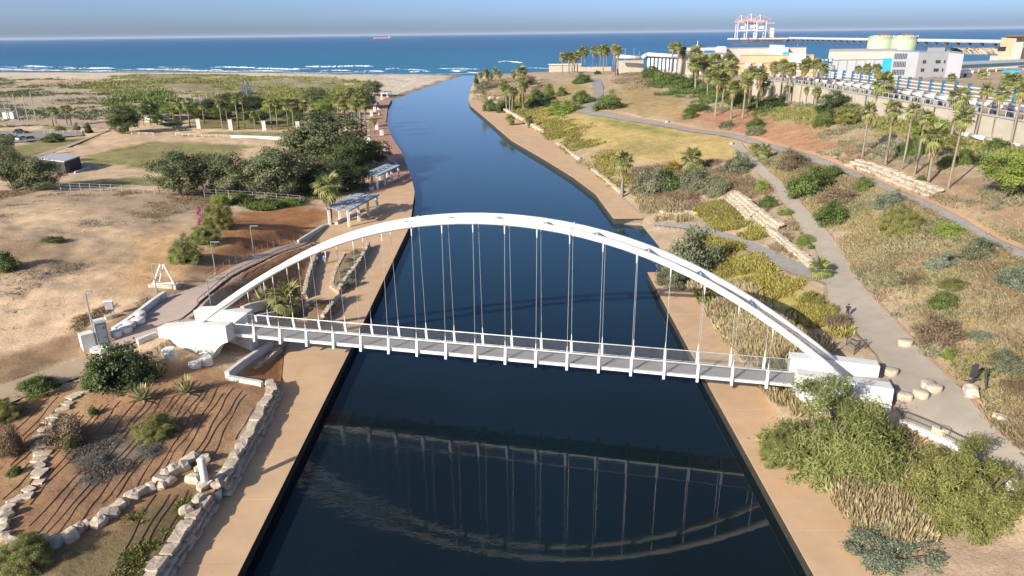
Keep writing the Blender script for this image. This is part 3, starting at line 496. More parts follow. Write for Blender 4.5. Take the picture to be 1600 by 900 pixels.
def tree(kind, px, pyb, wpx, pyt, label, crown0=.25, group=None, name='tree', deep=1.0, lean=0.0, multi=1):
    P = T(px, pyb); h = zat(P, pyt) - P[2]; r = wpx * .5 * mpp(P); e = empty(name, (P[0], P[1], P[2] - .2), 0, label, 'tree', group); NS[0] += 1
    b = MB(); R = random.Random(NS[0])
    for m in range(multi):
        a0 = R.uniform(0, 6.28); bx, by = P[0] + (m > 0) * .4 * math.cos(a0), P[1] + (m > 0) * .4 * math.sin(a0); z0 = P[2] - .2; tp = (bx + lean * r + R.uniform(-.2, .2) * r, by + R.uniform(-.2, .2) * r, z0 + h * .62)
        mid = (bx * .5 + tp[0] * .5 + R.uniform(-.1, .1) * r, by * .5 + tp[1] * .5, z0 + h * .32); tr = max(.12, .035 * h / math.sqrt(multi)); b.tube([(bx, by, z0), mid, tp], [tr * 1.25, tr, tr * .45], 7)
        for i in range(4):
            a = R.uniform(0, 6.28); s = R.uniform(.45, .8); b.tube([mid, (mid[0] + .35 * s * r * math.cos(a), mid[1] + .35 * s * r * math.sin(a), z0 + h * R.uniform(.5, .62)), (mid[0] + s * r * math.cos(a), mid[1] + s * r * math.sin(a), z0 + h * R.uniform(.62, .85))], [tr * .6, tr * .4, .02], 5)
    b.build('trunk', BARK, e); me = tcrown(kind)[NS[0] % 3]
    c0 = crown0 * .6; put('crown', me, e, (lean * r * .6, 0, h * c0), R.uniform(0, 6.28), (r * 1.07, r * 1.07 * deep, h * (1 - c0) * 1.03)); return e

# ------------------------------------------------------------------ fan palms
def frond(seed, droop, nb=11):
    r = random.Random(seed); V, Fq, tn = [], [], []
    def q(a, b, c, d, t): V.extend([a, b, c, d]); i = len(V); Fq.append((i - 4, i - 3, i - 2, i - 1)); tn.extend([t] * 4)
    q((0, -.018, 0), (0, .018, 0), (.46, .012, .02 - droop * .06), (.46, -.012, .02 - droop * .06), .35)
    for i in range(nb):
        a = math.radians(-105 + 210 * i / (nb - 1)) * .92; L = (.56 - .12 * abs(a) / 1.7) * r.uniform(.88, 1.1); ca, sa = math.cos(a), math.sin(a); w = .055; t = r.uniform(.35, 1)
        dz = lambda s: .02 - droop * .06 - droop * .55 * s * s + .05 * abs(sa) * (1 - s)
        m = .6 * L; p0 = (.46, 0, .02 - droop * .06); pm = (.46 + m * ca, m * sa, dz(.5)); pt = (.46 + L * ca, L * sa, dz(1.0) - .05)
        q(p0, (pm[0] - w * sa, pm[1] + w * ca, pm[2]), pt, (pm[0] + w * sa, pm[1] - w * ca, pm[2]), t)
    return np.array(V, float), np.array(Fq), np.array(tn)
FR = [frond(1, .1), frond(2, .35), frond(3, .7)]
def rotm(az, el, roll=0.0):
    return np.array((Matrix.Rotation(az, 3, 'Z') @ Matrix.Rotation(-el, 3, 'Y') @ Matrix.Rotation(roll, 3, 'X')))
def frond_angles(n, seed):
    r = random.Random(seed); return [(i * 2.39996 + r.uniform(-.2, .2), math.radians(78 - 118 * (i / (n - 1)) ** .9 + r.uniform(-8, 8)), r.uniform(-.4, .4), 0 if i < n * .35 else (1 if i < n * .7 else 2), r.uniform(.82, 1.08)) for i in range(n)]
def crownmesh(n, seed):
    VV, FF, TT = [], [], []; b = 0
    for az, el, ro, dv, s in frond_angles(n, seed):
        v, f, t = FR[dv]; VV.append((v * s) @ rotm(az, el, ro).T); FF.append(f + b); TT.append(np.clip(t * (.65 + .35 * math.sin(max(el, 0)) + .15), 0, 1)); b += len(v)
    return fmesh('crown', np.vstack(VV), np.vstack(FF), LM['palm'], tint=np.concatenate(TT))
def skirtmesh(seed):
    r = random.Random(seed); V, Fq, tn = [], [], []
    for i in range(70):
        a = r.uniform(0, 6.28); z0 = r.uniform(-.25, .1); L = r.uniform(.35, .75); r0 = .12; r1 = r.uniform(.22, .42) * (1 - .4 * max(0, -z0)); w = r.uniform(.04, .08); c, s = math.cos(a), math.sin(a)
        V += [(r0 * c, r0 * s, z0), (r1 * c - w * s, r1 * s + w * c, z0 - L * .5), (r1 * .75 * c, r1 * .75 * s, z0 - L), (r1 * c + w * s, r1 * s - w * c, z0 - L * .5)]; k = len(V); Fq.append((k - 4, k - 3, k - 2, k - 1)); tn += [r.random()] * 4
    return fmesh('dead_frond_skirt', V, Fq, LM['dead'], tint=tn)
CROWNS = [crownmesh(34, 11), crownmesh(30, 12), crownmesh(38, 13)]; SKIRTS = [skirtmesh(1), skirtmesh(2)]
FMESH = [fmesh('frond', *FR[i][:2], LM['palm'], tint=FR[i][2]) for i in range(3)]
def trunkmesh(seed):
    b = MB(); r = random.Random(seed); k = r.uniform(-.5, .5); b.tube([(k * .0, 0, -.02), (k * .1, 0, .06), (k * .3, 0, .5), (k * .5, 0, 1.0)], [1.35, 1.0, .85, .75], 9); return b.mesh('trunk', TRUNK, True)
TRUNKS = [trunkmesh(i) for i in range(3)]
def palm(px, pyb, pyc, wpx, label, group=None, fronds=False, skirt=True, name='fan_palm'):
    """base pixel, row of the crown's heart, crown width in pixels"""
    P = T(px, pyb); m = mpp(P); R = wpx * .5 * m * 1.38 * rng.uniform(.85, 1.15); h = max(zat(P, pyc) - P[2], .3); NS[0] += 1; k = NS[0]; e = empty(name, (P[0], P[1], P[2] - .15), 0, label, 'palm', group)
    tr = min(max(.2, R * .1), .42) * rng.uniform(.85, 1.25); t = put('trunk', TRUNKS[k % 3], e, (0, 0, 0), rng.uniform(0, 6.28), (tr, tr, h + .15))
    top = (0, 0, h + .15); rz = rng.uniform(0, 6.28); e.rotation_euler = (rng.uniform(-.035, .035), rng.uniform(-.045, .045), 0)
    if fronds:
        for az, el, ro, dv, s in frond_angles(26, k): put('frond', FMESH[dv], e, top, 0, R * s, rot=Matrix(rotm(az, el, ro).tolist()).to_euler())
    else: put('crown', CROWNS[k % 3], e, top, rz, (R, R, R * .95))
    if skirt: put('dead_frond_skirt', SKIRTS[k % 2], e, (0, 0, h + .1 - R * .05), rz, (R, R, min(R * 1.5, h * .8)))
    return e
def palms(lst, w, what, group, **k):
    for i, q in enumerate(sorted(lst)): palm(q[0], q[1], q[2], q[3] if len(q) > 3 else w, what % ordn(i + 1), group, **k)
# right bank
palms([(879, 116, 88), (889, 115, 88), (894, 112, 89), (897, 112, 90), (902, 112, 86), (908, 110, 79), (914, 107, 80), (926, 104, 78), (932, 106, 79), (937, 112, 77), (942, 113, 77), (947, 112, 78), (957, 116, 75), (961, 118, 77), (965, 118, 78)], 12, '%s fan palm from the left in the row on the far hilltop by the sea', 'fan palms on the far hilltop')
palms([(751, 138, 117), (759, 138, 112), (763, 137, 118), (767, 138, 119), (773, 127, 110), (781, 131, 115)], 9, '%s fan palm from the left in the cluster at the river mouth', 'fan palms at the river mouth')
palms([(757, 172, 146, 9), (788, 175, 134), (792, 176, 140), (797, 178, 141), (800, 184, 143), (802, 140, 115, 10), (814, 141, 112), (813, 171, 127), (817, 171, 133)], 15, '%s fan palm from the left on the far right bank above the dark hedge', 'fan palms on the far right bank')
palms([(1049, 118, 73), (1057, 118, 73), (1064, 117, 80)], 14, '%s of three fan palms standing before the white pipe', 'fan palms before the white pipe')
palms([(1083, 118, 84), (1086, 145, 100), (1098, 142, 96), (1105, 152, 116), (1113, 135, 96), (1117, 180, 122), (1123, 150, 110), (1128, 177, 126), (1134, 140, 95), (1140, 150, 107), (1142, 186, 136), (1160, 186, 128), (1163, 160, 118), (1170, 165, 112), (1182, 173, 115), (1190, 168, 130)], 20, '%s fan palm from the left in the dense grove below the tan building', 'fan palms in the dense grove')
palms([(1204, 152, 105), (1219, 159, 101), (1232, 159, 107), (1250, 160, 102), (1266, 160, 100), (1279, 165, 106)], 18, '%s tall slender fan palm from the left in front of the beige wall', 'slender palms along the beige wall')
palms([(1229, 158, 138, 10), (1259, 162, 140, 12), (1274, 166, 142, 12), (1336, 168, 155, 13)], 12, '%s short young palm from the left at the foot of the beige wall', 'young palms at the wall')
palms([(1339, 127, 108), (1353, 127, 107), (1367, 127, 107)], 13, '%s of three palms behind the blue fence by the grey hall', 'palms behind the blue fence')
for q in [(1373, 178, 130, 34, 'big bushy fan palm with a wide crown against the beige wall'), (1347, 246, 174, 28, 'fan palm on the upper slope, leftmost of the tall row by the stone wall'), (1384, 258, 170, 25, 'fan palm with yellow-brown skirt, second of the tall row on the upper slope'), (1410, 265, 174, 20, 'slim fan palm, third of the tall row on the upper slope'),
          (1430, 272, 182, 20, 'slim fan palm, fourth of the tall row on the upper slope'), (1450, 286, 214, 32, 'stout fan palm with drooping golden fronds, fifth of the tall row on the upper slope'), (1481, 296, 183, 26, 'tallest fan palm standing nearest the upper path, rightmost of the tall row'), (1484, 222, 152, 34, 'fan palm with wide drooping crown in front of the wall behind the tallest palm'),
          (1522, 218, 140, 20, 'palm with long brown skirt, left of the three at the right edge'), (1549, 222, 145, 20, 'palm with long brown skirt, middle of the three at the right edge'), (1578, 230, 140, 24, 'palm with long brown skirt, right of the three at the right edge'), (971, 309, 252, 26, 'lone fan palm beside the far right river walk'), (826, 204, 187, 15, 'short palm beside the river walk below the hedge'), (797, 200, 186, 15, 'low bushy palm among the boulders by the river walk'), (1078, 270, 250, 30, 'short stout palm among shrubs in the middle of the slope')]:
    palm(q[0], q[1], q[2], q[3], q[4], None, fronds=q[3] >= 20, skirt=q[0] != 1078)
palms([(1485, 128, 121, 14), (1533, 124, 116, 14), (1574, 134, 124, 18), (1586, 134, 124, 18)], 14, '%s small palm from the left in the yard behind the blue fence', 'yard palms', skirt=False)
# left bank
palms([(272, 195, 174), (284, 197, 165), (297, 199, 165), (320, 193, 166), (348, 201, 161), (357, 200, 166), (373, 201, 156), (383, 201, 156), (399, 202, 180), (408, 200, 178), (425, 203, 161), (434, 203, 161), (451, 205, 167), (459, 203, 167), (477, 200, 164), (225, 197, 171), (236, 196, 170)], 11, '%s tall thin palm from the left in the park row behind the white columns', 'thin palms in the park', skirt=False)
palms([(84, 198, 172), (89, 198, 173), (105, 195, 170), (112, 196, 169)], 10, '%s of four palms on the small green beside the car park', 'palms by the car park', skirt=False)
palms([(530, 190, 160), (540, 202, 164), (543, 200, 158), (552, 207, 161), (558, 216, 162), (565, 208, 156), (573, 216, 163), (586, 214, 189, 11), (547, 195, 152), (561, 196, 150)], 15, '%s palm from the left in the grove on the promenade plaza', 'promenade palms')
palm(518, 358, 292, 38, 'fan palm with shaggy golden skirt beside the near pergola', None, fronds=True)
palm(25, 246, 214, 10, 'dark leaning palm behind the trees at the left edge', None, skirt=False)
palm(450, 492, 468, 52, 'big leafy dwarf palm behind the left end of the bridge deck', None, fronds=True, skirt=False)
palm(1279, 434, 420, 30, 'low dwarf palm at the fork of the paths', None, fronds=True, skirt=False); palm(1180, 246, 233, 17, 'small dwarf palm left of a pair beside the upper path', None, skirt=False); palm(1194, 250, 236, 19, 'small dwarf palm right of a pair beside the upper path', None, skirt=False)

# ------------------------------------------------------------------ trees
for q in [('euc', 283, 306, 74, 236, 'leaning broad grey-green tree, leftmost of the row by the wire fence', .22, 2), ('euc', 332, 302, 62, 238, 'rounded grey-green tree, second in the row by the wire fence', .25, 2), ('euc', 375, 304, 66, 240, 'wide grey-green tree, third in the row by the wire fence', .2, 2), ('euc', 432, 308, 76, 228, 'tall pale tree, last of the row before the near pergola', .18, 2),
          ('euc', 515, 262, 96, 172, 'biggest tree of the park with a tall dark crown', .15, 2), ('euc', 478, 262, 62, 205, 'grey-green tree leaning on the left side of the biggest tree', .15, 2), ('dark', 548, 272, 70, 212, 'dark spreading tree behind the far pergola', .1, 1), ('dark', 580, 262, 52, 218, 'dark round tree beside the far pergola columns', .1, 1), ('dark', 505, 300, 80, 256, 'dark low tree between the two pergolas', .05, 1), ('dark', 545, 296, 60, 258, 'dark tree close behind the far pergola roof', .05, 1), ('green', 470, 300, 50, 254, 'bright green tree beside the tall pale tree', .1, 1),
          ('euc', 22, 298, 62, 236, 'grey-green tree at the left edge near the dark shed', .2, 3), ('euc', 66, 298, 58, 244, 'grey-green tree in front of the dark shed', .18, 3), ('euc', 8, 262, 40, 208, 'dark tree at the left edge beside the lawn', .2, 1), ('dark', 200, 208, 42, 166, 'dark round tree at the bend of the park road', .12, 1), ('dark', 232, 190, 28, 157, 'dark upright tree behind the road bend', .3, 1),
          ('lime', 268, 184, 40, 164, 'lime green tree left in the park grove', .2, 1), ('green', 305, 186, 46, 159, 'green tree in the left of the park grove', .2, 1), ('dark', 330, 182, 44, 154, 'dark tree in the middle of the park grove', .2, 1), ('green', 348, 188, 34, 162, 'small green tree before the park grove', .25, 1), ('dark', 372, 182, 50, 146, 'tall dark tree under the climbing pyramid', .2, 1), ('dark', 402, 182, 44, 150, 'very dark tree right of the climbing pyramid', .2, 1), ('green', 400, 194, 36, 170, 'light green low tree behind the middle columns', .2, 1), ('lime', 432, 184, 36, 152, 'lime green tree right of the very dark one', .2, 1), ('dark', 462, 184, 36, 154, 'dark green tree at the right of the park grove', .2, 1), ('green', 462, 196, 26, 174, 'small light tree behind the last column', .2, 1), ('euc', 492, 172, 38, 138, 'blue-grey leaning tree by the dunes', .15, 1), ('lime', 505, 186, 36, 154, 'lime green bushy tree above the biggest tree', .1, 1), ('green', 525, 180, 34, 146, 'green tree behind the promenade palms', .15, 1), ('dark', 555, 168, 34, 138, 'dark tree near the white tent', .15, 1), ('green', 572, 170, 28, 142, 'rounded green tree left of the white tent', .15, 1), ('euc', 582, 150, 28, 125, 'rounded grey tree near the beach end of the promenade', .1, 1), ('green', 492, 198, 30, 172, 'green tree just above the biggest tree', .2, 1), ('green', 246, 196, 24, 176, 'small green street tree beside the park road', .3, 1), ('green', 272, 200, 28, 188, 'small clipped tree by the parked cart', .3, 1),
          ('dark', 1303, 188, 46, 142, 'round dark tree on the slope under the beige wall', .05, 1), ('olive', 1322, 194, 44, 160, 'olive green tree beside the round dark one', .05, 1), ('lime', 1562, 312, 84, 233, 'flat-topped green tree at the right edge with a pale bent trunk', .35, 1), ('green', 838, 156, 12, 138, 'small dark conical tree behind the clipped hedge', .05, 1), ('lime', 1450, 215, 50, 178, 'lime green bushy tree between palm trunks', .05, 1)]:
    if q[0] == 'lime' and q[1] == 1562: tree('lime', q[1], q[2], q[3], q[4], q[5], .42, deep=.9, lean=.55)
    else: tree(q[0], q[1], q[2], q[3], q[4], q[5], q[6], multi=q[7])

# ------------------------------------------------------------------ shrubs
for q in [('tam', 1288, 788, 238, 602, 'huge feathery green tamarisk bush below the right bridge end'), ('olive', 1498, 842, 200, 696, 'huge olive green bush in front of the white wall at lower right'), ('blue', 1395, 905, 150, 845, 'silvery blue shrub at the bottom right edge'), ('tam', 1215, 750, 70, 668, 'feathery green bush on the edge of the right quay'), ('grey', 1075, 440, 100, 358, 'large grey-green tamarisk behind the arch on the right bank'), ('grey', 1046, 462, 52, 414, 'grey-green bush at the tip of the right quay'),
          ('dark', 196, 610, 118, 534, 'large dark glossy bush in front of the left bridge end'), ('green', 150, 612, 40, 578, 'light green bush on the left flank of the dark glossy one'), ('green', 62, 620, 66, 588, 'long green bush beside the sandy garden path'), ('olive', 10, 660, 70, 622, 'green-brown bush at the left edge below the garden path'), ('brown', 108, 702, 80, 656, 'dark brown shrub patch in the garden beds'), ('green', 112, 704, 16, 680, 'small bright green plant at the foot of the brown patch'), ('green', 146, 650, 18, 632, 'small green plant above the brown patch'), ('olive', 244, 690, 76, 648, 'olive and brown shrub in the middle of the garden'), ('ash', 150, 728, 50, 706, 'ash grey low shrub left in the garden'), ('ash', 238, 716, 52, 698, 'ash grey low shrub right in the garden'), ('ash', 145, 756, 38, 742, 'ash grey low shrub nearest the boulders'), ('tam', 40, 905, 100, 842, 'large dark green bush at the bottom left corner'), ('lime', 62, 880, 42, 846, 'bright green bush by the boulders at the bottom left'), ('brown', 20, 715, 46, 668, 'brown shrub at the left edge of the garden'), ('green', 24, 746, 24, 728, 'small green shrub at the left edge'), 
          ('tam', 292, 412, 64, 366, 'rounded green bush beside the lamp post on the sand'), ('tam', 326, 384, 56, 352, 'green bush between the flowering bush and the rounded one'), ('olive', 345, 360, 56, 314, 'tall green bush beside the pink flowers'), ('pink', 318, 352, 18, 326, 'bougainvillea patch with bright pink flowers'), ('lime', 345, 322, 34, 302, 'pale green shrub above the pink flowers'), ('green', 10, 426, 50, 394, 'dark green bush on the sand at the left edge'), ('olive', 80, 382, 44, 368, 'low scrub on top of the sand mound'), ('green', 88, 222, 36, 209, 'clipped oval hedge beside the car park'), ('dark', 138, 208, 14, 192, 'dark round bush by the road'), ('green', 96, 206, 18, 195, 'green bush under the four palms'), ('grey', 120, 206, 14, 192, 'grey bush right of the four palms'), ('green', 380, 318, 40, 300, 'scrub at the foot of the third tree'), ('green', 425, 326, 44, 308, 'low hedge at the foot of the pale tree'), ('lime', 455, 322, 30, 308, 'light shrub beside the stone kerb'),
          ('dark', 852, 167, 44, 146, 'clipped dark hedge on the far right bank'), ('dark', 832, 170, 26, 150, 'dark hedge left of the clipped one'), ('green', 790, 180, 40, 154, 'green hedge behind the tall river palms'), ('green', 768, 178, 26, 156, 'green bush above the far end of the river walk'), ('lime', 856, 150, 22, 132, 'light green bush beyond the clipped hedge'), ('green', 878, 150, 20, 136, 'feathery green bush right of the clipped hedge'), ('green', 912, 162, 36, 142, 'dark clipped hedge beside the hill path'), ('green', 950, 172, 52, 142, 'wide green hedge right of the hill path'), ('green', 912, 130, 34, 115, 'dark hedge at the top of the hill path'), ('lime', 884, 178, 60, 158, 'yellow-green shrub bank below the hill path'), ('brown', 828, 135, 30, 119, 'brown bush on the far lawn'), ('lime', 980, 111, 24, 96, 'lime green round tree-bush by the far palms'), ('dark', 934, 117, 14, 110, 'small dark bush by the far palms'), ('grey', 762, 140, 40, 128, 'grey scrub under the river mouth palms'), ('dark', 744, 132, 10, 117, 'dark scrub on the cliff at the river mouth')] + \
         [('green', 1020 + i * 20, 122 + i * 6.2, 40, 104 + i * 5.2, 'green hedge bush on the hill crest, %s from the left' % ordn(i + 1)) for i in range(8)] + \
         [('grey', 1020, 306, 66, 264, 'grey-green thicket left in the middle of the slope'), ('green', 1040, 300, 60, 266, 'green thicket beside the short stout palm'), ('grey', 1085, 298, 60, 262, 'grey brush right of the short stout palm'), ('grey', 1116, 308, 46, 276, 'round grey bush above the stone terraces'), ('grey', 1152, 272, 52, 240, 'round grey-green bush beside the lower path bend'), ('orange', 1053, 268, 28, 252, 'orange-yellow bush left of the short stout palm'), ('green', 1100, 262, 22, 254, 'low green shrub right of the short stout palm'), ('green', 1262, 312, 70, 262, 'big dark green bush between the two paths'), ('brown', 1240, 268, 60, 236, 'brown-green bush below the upper path'), ('green', 1298, 284, 50, 260, 'green bush under the upper path verge'), ('green', 1295, 354, 50, 314, 'dark green bush by the bend of the lower path'), ('brown', 1310, 322, 70, 294, 'dry brown brush above the lower path'), ('green', 1350, 298, 34, 276, 'round dark green bush by the upper path'), ('blue', 1386, 328, 46, 296, 'pale blue-green bush below the stone wall'), ('olive', 1406, 370, 70, 318, 'large dense olive bush in the middle of the right slope'), ('lime', 1480, 376, 56, 348, 'fresh green dome shaped bush below the upper path'), ('grey', 1534, 408, 62, 372, 'dark grey-green bush below the upper path at right'), ('blue', 1592, 460, 70, 410, 'big blue-green bush at the right edge'), ('blue', 1470, 424, 60, 392, 'blue-green low bush on the right slope'), ('brown', 1430, 448, 50, 430, 'green low bush near the lower path'), ('olive', 1490, 456, 56, 434, 'blue-green bush in the middle right of the slope'), ('green', 1475, 490, 50, 458, 'bright green bush on the right slope'), ('brown', 1465, 540, 90, 496, 'brown bush beside the lower path kerb'), ('blue', 1535, 538, 50, 518, 'blue-grey bush right of the brown one'), ('grey', 1575, 590, 70, 552, 'grey-green bush at the right edge above the path'), ('brown', 1590, 622, 60, 590, 'brown-purple bush at the right edge above the path'), ('lime', 1481, 562, 18, 543, 'small yellow-green shrub near the kerb'), ('lime', 1228, 338, 28, 326, 'yellow-green shrub left of the lower path'), ('lime', 1258, 384, 30, 366, 'yellow-green shrub above the stone terraces'), ('green', 1268, 390, 14, 380, 'small dark plant by the lower path'), ('lime', 1190, 300, 24, 282, 'yellow shrub beside the lower path'), ('green', 1200, 325, 34, 306, 'dark green shrub above the stone terraces'), ('yellow', 1270, 482, 46, 458, 'round yellow-green bush beside the runner'), ('yellow', 1300, 492, 22, 474, 'small yellow bush right next to the runner'), ('brown', 1310, 512, 50, 488, 'dry brown brush beside the path railing'), ('green', 1180, 202, 34, 180, 'dark shrub under the dense palm grove'), ('dark', 1205, 172, 50, 148, 'dark shrub left end of the wall foot'), ('grey', 1180, 212, 30, 196, 'grey shrub on the red slope'), ('green', 1090, 176, 40, 158, 'green shrub patch at the end of the hedge'), ('green', 1075, 186, 26, 168, 'small green bush on the red slope'), ('grey', 1135, 200, 24, 188, 'small grey bush on the red slope'), ('green', 1285, 200, 34, 170, 'dark bush left of the round dark tree'), ('green', 1410, 245, 30, 222, 'dark green bush behind the palm row'), ('green', 1435, 242, 34, 218, 'green bush behind the fourth palm'), ('green', 1480, 262, 34, 238, 'green bush left of the tallest palm'), ('green', 1505, 258, 30, 232, 'green bush right of the tallest palm'), ('green', 1440, 290, 20, 274, 'small green bush near the stone wall'), ('olive', 1490, 232, 60, 212, 'pale brush along the wall foot'), ('green', 1560, 238, 46, 216, 'grey-green brush at the wall foot by the right palms')]:
    if q[3] > 1: shrub(q[0], *q[1:6])
# agaves
def agave(px, pyb, wpx, pyt, label):
    P = T(px, pyb); P = P + np.array([0, .4, 0]); P[2] = Zt(P[0], P[1])[0]; r = wpx * .5 * mpp(P); e = empty('agave', (P[0], P[1], P[2] - .05), 0, label, 'agave', 'agaves in the garden beds'); R = random.Random(int(px))
    for i in range(34):
        a = i * 2.4; el = math.radians(82 - 66 * (i / 33.0)); L = r * R.uniform(1.05, 1.35); c, s = math.cos(a), math.sin(a); w = .10 * r + .02
        p = lambda t, o, up=0: (t * L * math.cos(el) * c - o * s, t * L * math.cos(el) * s + o * c, t * L * math.sin(el) * 1.05 - .22 * L * t * t * (1 - math.sin(el)) + up + .05)
        V = [p(0, -w * .8), p(0, w * .8), p(.45, w, 0), p(.45, 0, -.03), p(.45, -w, 0), p(1, 0)]
        bm = MB().add(V, [(0, 1, 2, 3), (0, 3, 4), (3, 2, 5), (4, 3, 5)]); o = put('leaf', bm.mesh('leaf', LM['agave']), e); at = o.data.attributes.new('tint', 'FLOAT', 'POINT'); at.data.foreach_set('value', [R.uniform(.2, 1)] * 6)
    return e
agave(248, 592, 42, 560, 'spiky agave touching the dark glossy bush'); agave(219, 628, 50, 594, 'spiky agave in front of the dark glossy bush'); agave(289, 617, 50, 584, 'spiky agave standing right in the garden bed'); agave(408, 476, 48, 440, 'spiky agave under the left end of the arch')
# ------------------------------------------------------------------ the footbridge
TH = math.atan(-.232); BU_ = np.array([math.cos(TH), math.sin(TH), 0]); BV_ = np.array([-math.sin(TH), math.cos(TH), 0]); BO = np.array([0, 69.41, 0])
def B(u, v, z): return BO + u * BU_ + v * BV_ + np.array([0, 0, z])
DW = 2.9                                            # width between the two edges
bridge = empty('footbridge', B(-2.6, DW / 2, 0), 0, 'white arched footbridge with hangers spanning the river', 'bridge')
ARCH = arr([(-38.4, 6.9), (-34.2, 9.9), (-30, 12.55), (-23.7, 16.0), (-17.8, 18.4), (-13.2, 19.7), (-8.7, 20.5), (-3.4, 20.9), (-.1, 20.85), (4.9, 20.35), (9.8, 19.4), (14.6, 17.95), (19.3, 16.05), (28.8, 10.2), (33.2, 7.0)])
pf = np.polyfit(ARCH[:, 0], ARCH[:, 1], 6)
def az_(u): return float(np.polyval(pf, u))
def av(z, s): k = -.6 + 1.0 * (z - 7) / 14; return k if s < 0 else DW - k
UA0, UA1 = -38.4, 33.2; AR = .36
us = np.linspace(UA0, UA1, 34)                      # straight steel segments, as welded
for s in (-1, 1): MB().tube([B(u, av(az_(u), s), az_(u)) for u in us], AR, 20).build('arch', WHITE_STEEL, bridge, True)
for u in (-10.9, 6.0):
    for s in (-1, 1):
        d = .07; MB().tube([B(u - d, av(az_(u), s), az_(u - d)), B(u + d, av(az_(u), s), az_(u + d))], AR + .085, 20).build('flange', WHITE_STEEL, bridge)
for u in (-27.5, -22.4, -17.3, -12.2, -7.0, -1.8, 3.4, 8.6, 13.8, 19.0, 24.2):
    z = az_(u); MB().tube([B(u, av(z, -1) + .1, z), B(u, av(z, 1) - .1, z)], .16, 10).build('cross_strut', WHITE_STEEL, bridge, True)
    m = MB(); a, b_ = av(z, -1), av(z, 1); m.hexa([B(u - .75, a + .25, z - .05), B(u + .75, a + .25, z - .05 + (az_(u + .75) - z)), B(u + .1, b_ - .25, z - .05), B(u - .1, b_ - .25, z - .05)], [B(u - .75, a + .25, az_(u - .75) + .07), B(u + .75, a + .25, az_(u + .75) + .07), B(u + .1, b_ - .25, z + .1), B(u - .1, b_ - .25, z + .1)]); m.build('gusset_plate', STEEL, bridge)
ZB, ZD, ZR = 5.40, 5.64, 7.06                       # underside, deck, handrail
POSTS = [-.8 + 3.38 * k for k in range(-9, 9)]; U0, U1 = -34.0, 28.9
cuts = [U0] + POSTS + [U1]
for i in range(len(cuts) - 1):
    a, b_ = cuts[i] + .012, cuts[i + 1] - .012
    MB().hexa([B(a, .16, ZD - .12), B(b_, .16, ZD - .12), B(b_, DW - .16, ZD - .12), B(a, DW - .16, ZD - .12)], [B(a, .16, ZD), B(b_, .16, ZD), B(b_, DW - .16, ZD), B(a, DW - .16, ZD)]).build('deck_panel', DECK, bridge)
    m = MB(); m.tube([B(a, .2, ZB + .05), B(b_, DW - .2, ZB + .05)], .07, 6); m.tube([B(a, DW - .2, ZB + .03), B(b_, .2, ZB + .03)], .07, 6); m.build('diagonal_brace', WHITE_STEEL, bridge)
for v0, v1 in ((-.02, .15), (DW - .15, DW + .02)): MB().hexa([B(U0, v0, ZB), B(U1, v0, ZB), B(U1, v1, ZB), B(U0, v1, ZB)], [B(U0, v0, ZD + .02), B(U1, v0, ZD + .02), B(U1, v1, ZD + .02), B(U0, v1, ZD + .02)]).build('edge_beam', WHITE_STEEL, bridge)
for s, v in ((-1, -.06), (1, DW + .06)):
    MB().tube([B(U0, v, ZR), B(U1, v, ZR)], .055, 10).build('handrail', WHITE_STEEL, bridge, True)
    MB().tube([B(U0, v, ZD + .16), B(U1, v, ZD + .16)], .025, 8).build('lower_rail', WHITE_STEEL, bridge, True)
for u in POSTS:
    MB().hexa([B(u - .11, -.35, ZB - .28), B(u + .11, -.35, ZB - .28), B(u + .11, DW + .35, ZB - .28), B(u - .11, DW + .35, ZB - .28)], [B(u - .11, -.35, ZB - .01), B(u + .11, -.35, ZB - .01), B(u + .11, DW + .35, ZB - .01), B(u - .11, DW + .35, ZB - .01)]).build('cross_beam', WHITE_STEEL, bridge)
    for s, v in ((-1, -.06), (1, DW + .06)):
        o = .26 * s; MB().hexa([B(u - .13, v - .09 + o, ZB - .27), B(u + .13, v - .09 + o, ZB - .27), B(u + .13, v + .09 + o, ZB - .27), B(u - .13, v + .09 + o, ZB - .27)], [B(u - .13, v - .07, ZR - .03), B(u + .13, v - .07, ZR - .03), B(u + .13, v + .07, ZR - .03), B(u - .13, v + .07, ZR - .03)]).build('post', WHITE_STEEL, bridge)
        z = az_(u); va = av(z, s)
        if z > ZR + 1.2:
            top = B(u, va, z - .34); bot = B(u, v + .1 * s, ZR - .02); d = (bot - top) / np.linalg.norm(bot - top); h_ = MB(); h_.tube([top, bot], .021, 6); hg = h_.build('hanger', CABLE, bridge); hg.location = tuple(top - np.array(bridge.location)); hg.data.transform(Matrix.Translation(-hg.location)); HL = [MB().tube([top, top + d * .9], [.075, .05], 8), MB().tube([bot - d * .8, bot], [.04, .055], 8)]; [put('socket', q_.mesh('socket', WHITE_STEEL, False, tuple(top)), hg) for q_ in HL]
MESHP = {}
